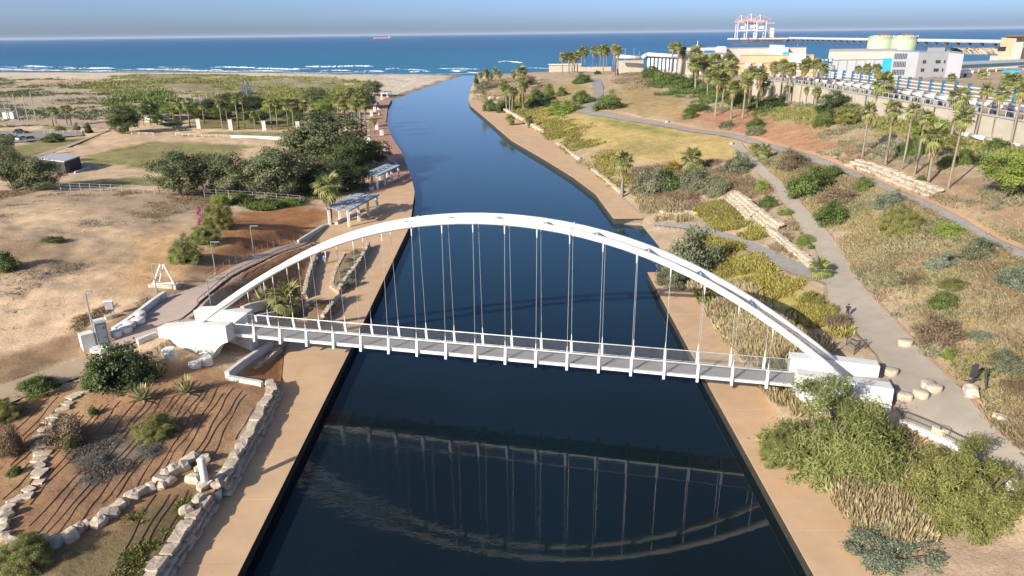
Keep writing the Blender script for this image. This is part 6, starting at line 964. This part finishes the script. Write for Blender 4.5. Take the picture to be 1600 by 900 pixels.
MB().hexa([J0 - nn * 14 + up * 10, J1 - nn * 14 + up * 10, J1 + nn * 14 + up * 10, J0 + nn * 14 + up * 10], [q + up * 15 for q in (J0 - nn * 14, J1 - nn * 14, J1 + nn * 14, J0 + nn * 14)]).build('deck', JET, e)
for i in range(24): c = lerp(J0, J1, (i + .3) / 24); MB().box(c - nn * 10 - up * 2, (4, 4, 12)).build('pile', PILE, e)
for i, (px, s) in enumerate(((1157, 1.0), (1172, 1.08), (1186, 1.0))):
    c = at_(px, 2715 - i * 15); e = empty('unloading_crane', c + up * 15, 0, 'white and pink ship unloading crane, %s of three' % ('left', 'middle', 'right')[i], 'crane'); W_ = 17 * s; Hh = 52 * s; z0 = 15
    for sx in (-1, 1):
        for sy in (-1, 1): MB().box(c + np.array([sx * W_, sy * 12, z0]), (2.6, 2.6, Hh)).build('leg', CRW, e)
        MB().box(c + np.array([sx * W_, 0, z0 + Hh * .45]), (2.2, 26, 2.5)).build('side_beam', CRW, e)
    MB().box(c + np.array([0, -12, z0 + Hh * .45 + .01]), (W_ * 2 + 3, 2.2, 3)).build('portal_beam', CRW, e); MB().box(c + np.array([0, 0, z0 + Hh]), (W_ * 2 + 14, 14, 5)).build('girder', CRR, e); MB().box(c + np.array([4, 0, z0 + Hh * .58]), (16, 12, 10)).build('machine_house', CRW, e); MB().box(c + np.array([-2, 6, z0 + Hh + 5.02]), (W_ * 1.6, 5, 5)).build('trolley_beam', CRR, e)
    MB().tube([c + up * (z0 + Hh + 5), c + np.array([-5, 0, z0 + Hh + 26])], 1.4, 6).build('mast', CRW, e); MB().tube([c + np.array([-5, 0, z0 + Hh + 26]), c + np.array([W_ + 22, 0, z0 + Hh + 8])], 1.0, 6).build('stay', CRR, e); MB().tube([c + np.array([-5, 0, z0 + Hh + 26]), c + np.array([-W_ - 8, 0, z0 + Hh + 6])], 1.0, 6).build('stay', CRR, e); MB().box(c + np.array([W_ + 16, 0, z0 + Hh - 4]), (34, 8, 3.5)).build('boom', CRR, e)
def ship(c, L_, hull, red, lab, tower, tx, rz=0.0, zs=1.0):
    e = empty('ship', c, rz, lab, 'ship'); RDM = M('hull_red', red, None, 1, .6); b_ = L_ * .075; pl = [(-L_ / 2, -b_), (L_ * .42, -b_), (L_ / 2, 0), (L_ * .42, b_), (-L_ / 2, b_)]
    put('hull', MB().prism([(x * .99, y * .96) for x, y in pl], -1, 6 * zs).mesh('hull', RDM), e); put('upper_hull', MB().prism(pl, 6 * zs, 16 * zs).mesh('upper_hull', M('hull_paint', hull, None, 1, .6)), e)
    put('bridge_tower', MB().box((tx * L_, 0, 16 * zs), (L_ * .07, b_ * 1.7, tower)).mesh('bridge_tower', WHITE), e); put('funnel', MB().box((tx * L_ - L_ * .05, 0, 16 * zs), (L_ * .035, b_ * .6, tower * 1.1)).mesh('funnel', M('funnel', (.30, .26, .22), None, 1, .6)), e); put('bridge_wing', MB().box((tx * L_, 0, 16 * zs + tower * .8), (L_ * .03, b_ * 2.4, tower * .1)).mesh('bridge_wing', WHITE), e)
    for i in range(5): put('hatch', MB().box((-L_ * .28 + i * L_ * .14 + (.1 * L_ if tx < 0 else 0), 0, 16 * zs), (L_ * .1, b_ * 1.3, 2.5)).mesh('hatch', RDM), e)
ship(at_(1196, 2810), 170, (.10, .10, .13), (.40, .12, .11), 'bulk carrier with white tower moored behind the cranes', 34, .12, -.05, .9)
ship(at_(597, 9000), 200, (.50, .22, .20), (.48, .18, .16), 'faint red cargo ship on the horizon', 12, -.42, 3.3, .8)
for i, (px, py) in enumerate(((1010, 105.5), )): pass
# ------------------------------------------------------------------ small growth that nobody could count
def scatter(name, poly, n, kind, size, label, hgt=1.0, blades=5, seed=1, wide=.5, dens=None, thin=None):
    r = np.random.RandomState(seed); P = arr([q[:2] for q in TP(poly)]); lo, hi = P.min(0), P.max(0); pts = []
    k = 0
    while len(pts) < n and k < 60:
        q = lo + r.rand(n * 2, 2) * (hi - lo); jt = max(.6, .02 * float(np.hypot(*(hi - lo)))); m = inpoly(q[:, 0] + (fbm(q[:, 0], q[:, 1], jt * 5, seed + 50) - .5) * jt * 6 + r.normal(size=len(q)) * jt * .5, q[:, 1] + (fbm(q[:, 0], q[:, 1], jt * 5, seed + 51) - .5) * jt * 6 + r.normal(size=len(q)) * jt * .5, P)
        if dens is None or kind in ('yellow', 'olive', 'green'): m &= fbm(q[:, 0], q[:, 1], jt * 4, seed + 60) > .3
        for f in FOOT: m &= ~inpoly(q[:, 0], q[:, 1], f)
        if dens: m &= fbm(q[:, 0], q[:, 1], dens[0], seed) > dens[1] + (r.rand(len(q)) - .5) * .12
        pts += list(q[m]); k += 1
    q = np.array(pts[:n]); z = Zt(q[:, 0], q[:, 1]); q = q[z > .9]; z = z[z > .9]; n = len(q); s = size * r.uniform(.55, 1.45, n) * (.6 + .8 * fbm(q[:, 0], q[:, 1], 8, seed + 5)); t0 = fbm(q[:, 0], q[:, 1], 5, seed + 9)
    i = np.repeat(np.arange(n), blades); m_ = len(i); a = r.rand(m_) * 6.283; rad = wide * s[i] * np.sqrt(r.rand(m_)); bx = q[i, 0] + rad * np.cos(a); by = q[i, 1] + rad * np.sin(a); h_ = s[i] * hgt * r.uniform(.5, 1.1, m_) * (1.15 - .5 * (rad / (wide * s[i] + 1e-6)) ** 2)
    a2 = r.rand(m_) * 6.283; ln = s[i] * wide * .55; w_ = s[i] * (thin or (.035 if kind in ('straw', 'brown', 'ash') else .10)) * r.uniform(.6, 1.3, m_); dx, dy = np.cos(a2), np.sin(a2); a3_ = r.rand(m_) * 6.283; l3 = ln * r.rand(m_) * 1.1; tx = bx + ln * np.cos(a) * .7 + l3 * np.cos(a3_); ty = by + ln * np.sin(a) * .7 + l3 * np.sin(a3_); zz = z[i] - .06
    V = np.stack([np.c_[bx - dx * w_, by - dy * w_, zz + h_ * .1], np.c_[bx + dx * w_ * .2, by + dy * w_ * .2, zz], np.c_[tx + dx * w_, ty + dy * w_, zz + h_ * .75], np.c_[tx, ty, zz + h_]], 1).reshape(-1, 3)
    tint = np.clip(.45 * t0[i] + .55 * r.rand(m_), 0, 1); o = put(name, fmesh(name, V, np.arange(4 * m_).reshape(m_, 4), LM[kind], tint=np.repeat(tint, 4))); return tag(o, label, kind='stuff')
RS = [(1180, 245), (1330, 262), (1600, 400), (1760, 500), (1760, 900), (1600, 705), (1450, 560), (1350, 450), (1300, 370), (1240, 300)]
scatter('dry_grass', RS, 26000, 'straw', .42, 'dry straw grass covering the right slope', 1.0, 9, 2, .9, (9, .30)); scatter('brown_brush', RS, 5000, 'brown', .75, 'low brown brush on the right slope', .7, 10, 3, .8, (12, .5)); scatter('green_brush', RS, 3000, 'grey', .55, 'low grey-green brush on the right slope', .8, 14, 4, .9, (10, .50)); scatter('olive_brush', RS, 1800, 'olive', .5, 'low olive brush on the right slope', .8, 14, 44, .9, (8, .53))
RT = [(1060, 180), (1200, 150), (1600, 230), (1720, 300), (1720, 440), (1600, 384), (1440, 306), (1320, 256), (1200, 218)]
scatter('slope_grass', RT, 9000, 'straw', .42, 'thin dry grass on the slope above the upper path', .8, 4, 5, .8, (10, .46)); scatter('slope_brush', RT, 1500, 'grey', .8, 'scattered brush on the slope above the upper path', .8, 12, 6, .8, (15, .6)); scatter('wall_brush', [(1190, 160), (1320, 180), (1500, 214), (1600, 238), (1600, 262), (1500, 240), (1300, 205), (1200, 185)], 1500, 'olive', 1.1, 'olive brush along the foot of the beige wall', .8, 14, 16, .8, (12, .42))
LW = [(780, 165), (860, 150), (930, 182), (1130, 212), (1160, 245), (1060, 262), (960, 250), (850, 208)]
scatter('lawn_grass', LW, 9000, 'straw', .5, 'golden grass on the far right lawn', .5, 4, 7, .9, (16, .45)); scatter('lawn_scrub', [(840, 185), (880, 185), (960, 250), (1000, 290), (960, 300), (900, 250)], 2600, 'yellow', .9, 'yellow-green scrub bank along the far river walk', .8, 10, 8, .8, (11, .38)); scatter('lawn_scrub', [(800, 170), (860, 168), (900, 200), (860, 210), (830, 200)], 1800, 'yellow', .9, 'yellow-green scrub below the clipped hedge', .7, 10, 81, .8, (11, .42))
scatter('yellow_scrub', [(1090, 364), (1160, 388), (1235, 432), (1290, 470), (1330, 530), (1290, 530), (1230, 490), (1160, 450), (1110, 430), (1085, 390)], 5200, 'yellow', .55, 'yellow flowering scrub filling the bank behind the arch', 1.2, 14, 9, .9, (6, .40)); scatter('yellow_scrub', [(1085, 330), (1120, 315), (1160, 340), (1200, 365), (1190, 372), (1120, 355)], 3000, 'yellow', .55, 'yellow flowering scrub below the stone terraces', 1.2, 14, 10, .9, (6, .34))
scatter('bank_reeds', [(1080, 450), (1150, 450), (1240, 510), (1290, 555), (1235, 560), (1150, 560), (1115, 510)], 5200, 'straw', .6, 'tall dry grass on the right bank under the bridge', 1.8, 26, 11, .9, (6, .34)); scatter('bank_weeds', [(1090, 455), (1240, 500), (1250, 600), (1190, 620), (1140, 550)], 900, 'olive', .8, 'green weeds among the dry grass under the bridge', 1.1, 12, 12, .7, (6, .5)); scatter('bank_reeds', [(1160, 610), (1250, 612), (1260, 650), (1200, 660), (1180, 640)], 700, 'straw', .8, 'dry grass before the near right bridge block', 1.3, 9, 13, .6)
scatter('bank_reeds', [(1290, 780), (1400, 700), (1440, 760), (1420, 850), (1330, 850), (1300, 820)], 2200, 'straw', .6, 'tall dry grass between the two huge bushes', 2.0, 34, 14, .9); scatter('bank_weeds', [(1280, 790), (1340, 800), (1350, 870), (1310, 850)], 500, 'brown', .7, 'brown weeds at the edge of the right quay', 1.0, 12, 15, .7); scatter('bank_weeds', [(1370, 790), (1420, 770), (1440, 830), (1400, 850)], 260, 'yellow', .7, 'yellow flowers in the tall dry grass', 1.6, 12, 18, .7)
scatter('slope_scrub', [(1000, 262), (1130, 250), (1200, 300), (1230, 345), (1290, 420), (1270, 410), (1200, 350), (1100, 320), (1040, 330), (990, 300)], 4500, 'brown', .7, 'dry brown scrub on the middle slope', .9, 9, 17, .8, (9, .4)); scatter('slope_scrub', [(985, 300), (1060, 320), (1085, 345), (1030, 345), (1000, 330)], 1200, 'straw', .8, 'dry reeds beside the far quay end', 1.3, 9, 19, .6)
scatter('hill_brush', [(940, 110), (1000, 115), (1060, 140), (1000, 130), (960, 130)], 1800, 'brown', 1.2, 'purple-brown brush on the far crest', .7, 10, 20, .9, (15, .35)); scatter('hill_brush', [(1000, 116), (1090, 128), (1200, 165), (1190, 190), (1090, 172), (1040, 145)], 2600, 'green', 1.3, 'green brush below the hedge on the crest', .8, 12, 21, .8, (14, .42)); scatter('mouth_scrub', [(745, 128), (800, 122), (860, 128), (840, 150), (780, 165), (750, 160)], 2600, 'brown', 1.2, 'brown scrub on the headland at the river mouth', .8, 10, 22, .8, (14, .36)); scatter('mouth_scrub', [(760, 165), (830, 150), (850, 175), (800, 185)], 1400, 'yellow', 1.1, 'yellow scrub among the river palms', .8, 10, 23, .8, (12, .45))
DU = [(-300, 200), (0, 196), (180, 190), (330, 165), (420, 150), (300, 125), (190, 130), (0, 122), (-300, 122)]
scatter('dune_scrub', DU, 7000, 'dark', 1.4, 'dark scrub dotted over the dunes', .7, 11, 24, .9, (20, .53)); scatter('dune_scrub', DU, 2600, 'brown', 1.3, 'dry brown scrub dotted over the dunes', .5, 9, 25, .9, (22, .47)); scatter('dune_green', [(170, 135), (210, 118), (280, 118), (440, 121), (560, 128), (575, 145), (500, 160), (400, 158), (300, 150), (200, 165)], 8500, 'olive', 1.9, 'green scrub covering the dunes behind the park', .8, 12, 26, .9, (30, .36)); scatter('dune_green', [(160, 165), (270, 135), (270, 170), (220, 180)], 700, 'green', 2.2, 'dark green thickets on the dunes', 1.0, 14, 27, .9, (30, .5))
scatter('field_weeds', [(-100, 300), (320, 300), (350, 330), (250, 345), (100, 320), (-100, 340)], 2600, 'brown', .6, 'brown weeds along the wire fence', .6, 9, 28, .8, (9, .42)); scatter('sand_weeds', [(-60, 560), (0, 560), (120, 515), (260, 465), (200, 470), (100, 500), (0, 530)], 420, 'brown', .4, 'brown weeds beside the ramp', .7, 12, 29, .9, (4, .55)); scatter('sand_weeds', [(-100, 330), (200, 330), (330, 400), (280, 440), (150, 450), (-100, 540)], 1100, 'ash', .6, 'sparse twigs on the bare sand', .5, 8, 30, .8, (10, .6))
scatter('garden_weeds', [(60, 905), (110, 855), (200, 810), (325, 755), (300, 800), (240, 895)], 1500, 'olive', .35, 'green weeds in the lower garden bed', .5, 8, 31, .8, (4, .48)); scatter('garden_weeds', [(100, 705), (190, 670), (270, 690), (250, 735), (150, 765)], 900, 'ash', .4, 'ash grey growth in the garden bed', .6, 9, 32, .8, (4, .45)); scatter('garden_weeds', [(360, 480), (480, 400), (490, 440), (440, 480)], 300, 'brown', .45, 'dry plants on the red bed under the arch', .6, 9, 33, .8, (4, .5)); scatter('lawn_turf', [(125, 246), (235, 221), (395, 227), (350, 246), (260, 263), (140, 256)], 5000, 'olive', .5, 'short worn turf of the sports field', .2, 4, 34, 1.2, (20, .4))
scatter('hedge_under_tree', [(400, 330), (470, 318), (480, 312), (420, 310), (380, 318)], 900, 'green', .8, 'low hedge under the tall pale tree', .8, 12, 35, .8)

scatter('soil_litter', [(0, 690), (120, 640), (300, 595), (418, 612), (335, 748), (225, 770), (80, 850), (0, 830)], 5000, 'brown', .16, 'dry leaf litter on the garden soil', .5, 6, 36, 1.2, (5, .40), .12); scatter('bank_weeds', [(1400, 680), (1480, 705), (1500, 720), (1440, 760), (1395, 730)], 900, 'brown', .6, 'brown brush under the white retaining wall', .9, 16, 37, .9, (5, .36))
scatter('slope_weeds', RS, 5000, 'yellow', .38, 'small yellow-green weeds on the right slope', .8, 10, 38, .9, (11, .5)); scatter('sand_litter', [(-100, 340), (200, 335), (340, 400), (280, 450), (100, 520), (-100, 560)], 4500, 'brown', .14, 'dry litter on the bare sand', .5, 5, 39, 1.2, (8, .48), .12)
# ------------------------------------------------------------------ the sea air
hz_ = MB().hexa([(-95000, -300, -4.5), (95000, -300, -4.5), (95000, 101000, -4.5), (-95000, 101000, -4.5)], [(-95000, -300, 112), (95000, -300, 112), (95000, 101000, 112), (-95000, 101000, 112)]).build('haze', M('haze', (1, 1, 1)))
m = hz_.data.materials[0]; t_ = m.node_tree; t_.nodes.clear(); out = t_.nodes.new('ShaderNodeOutputMaterial'); pv = t_.nodes.new('ShaderNodeVolumePrincipled'); pv.inputs['Density'].default_value = 2.2e-5; pv.inputs['Color'].default_value = (.62, .74, .92, 1); pv.inputs['Anisotropy'].default_value = 0.0; t_.links.new(pv.outputs[0], out.inputs['Volume']); tag(hz_, 'thin pale sea haze', kind='stuff')
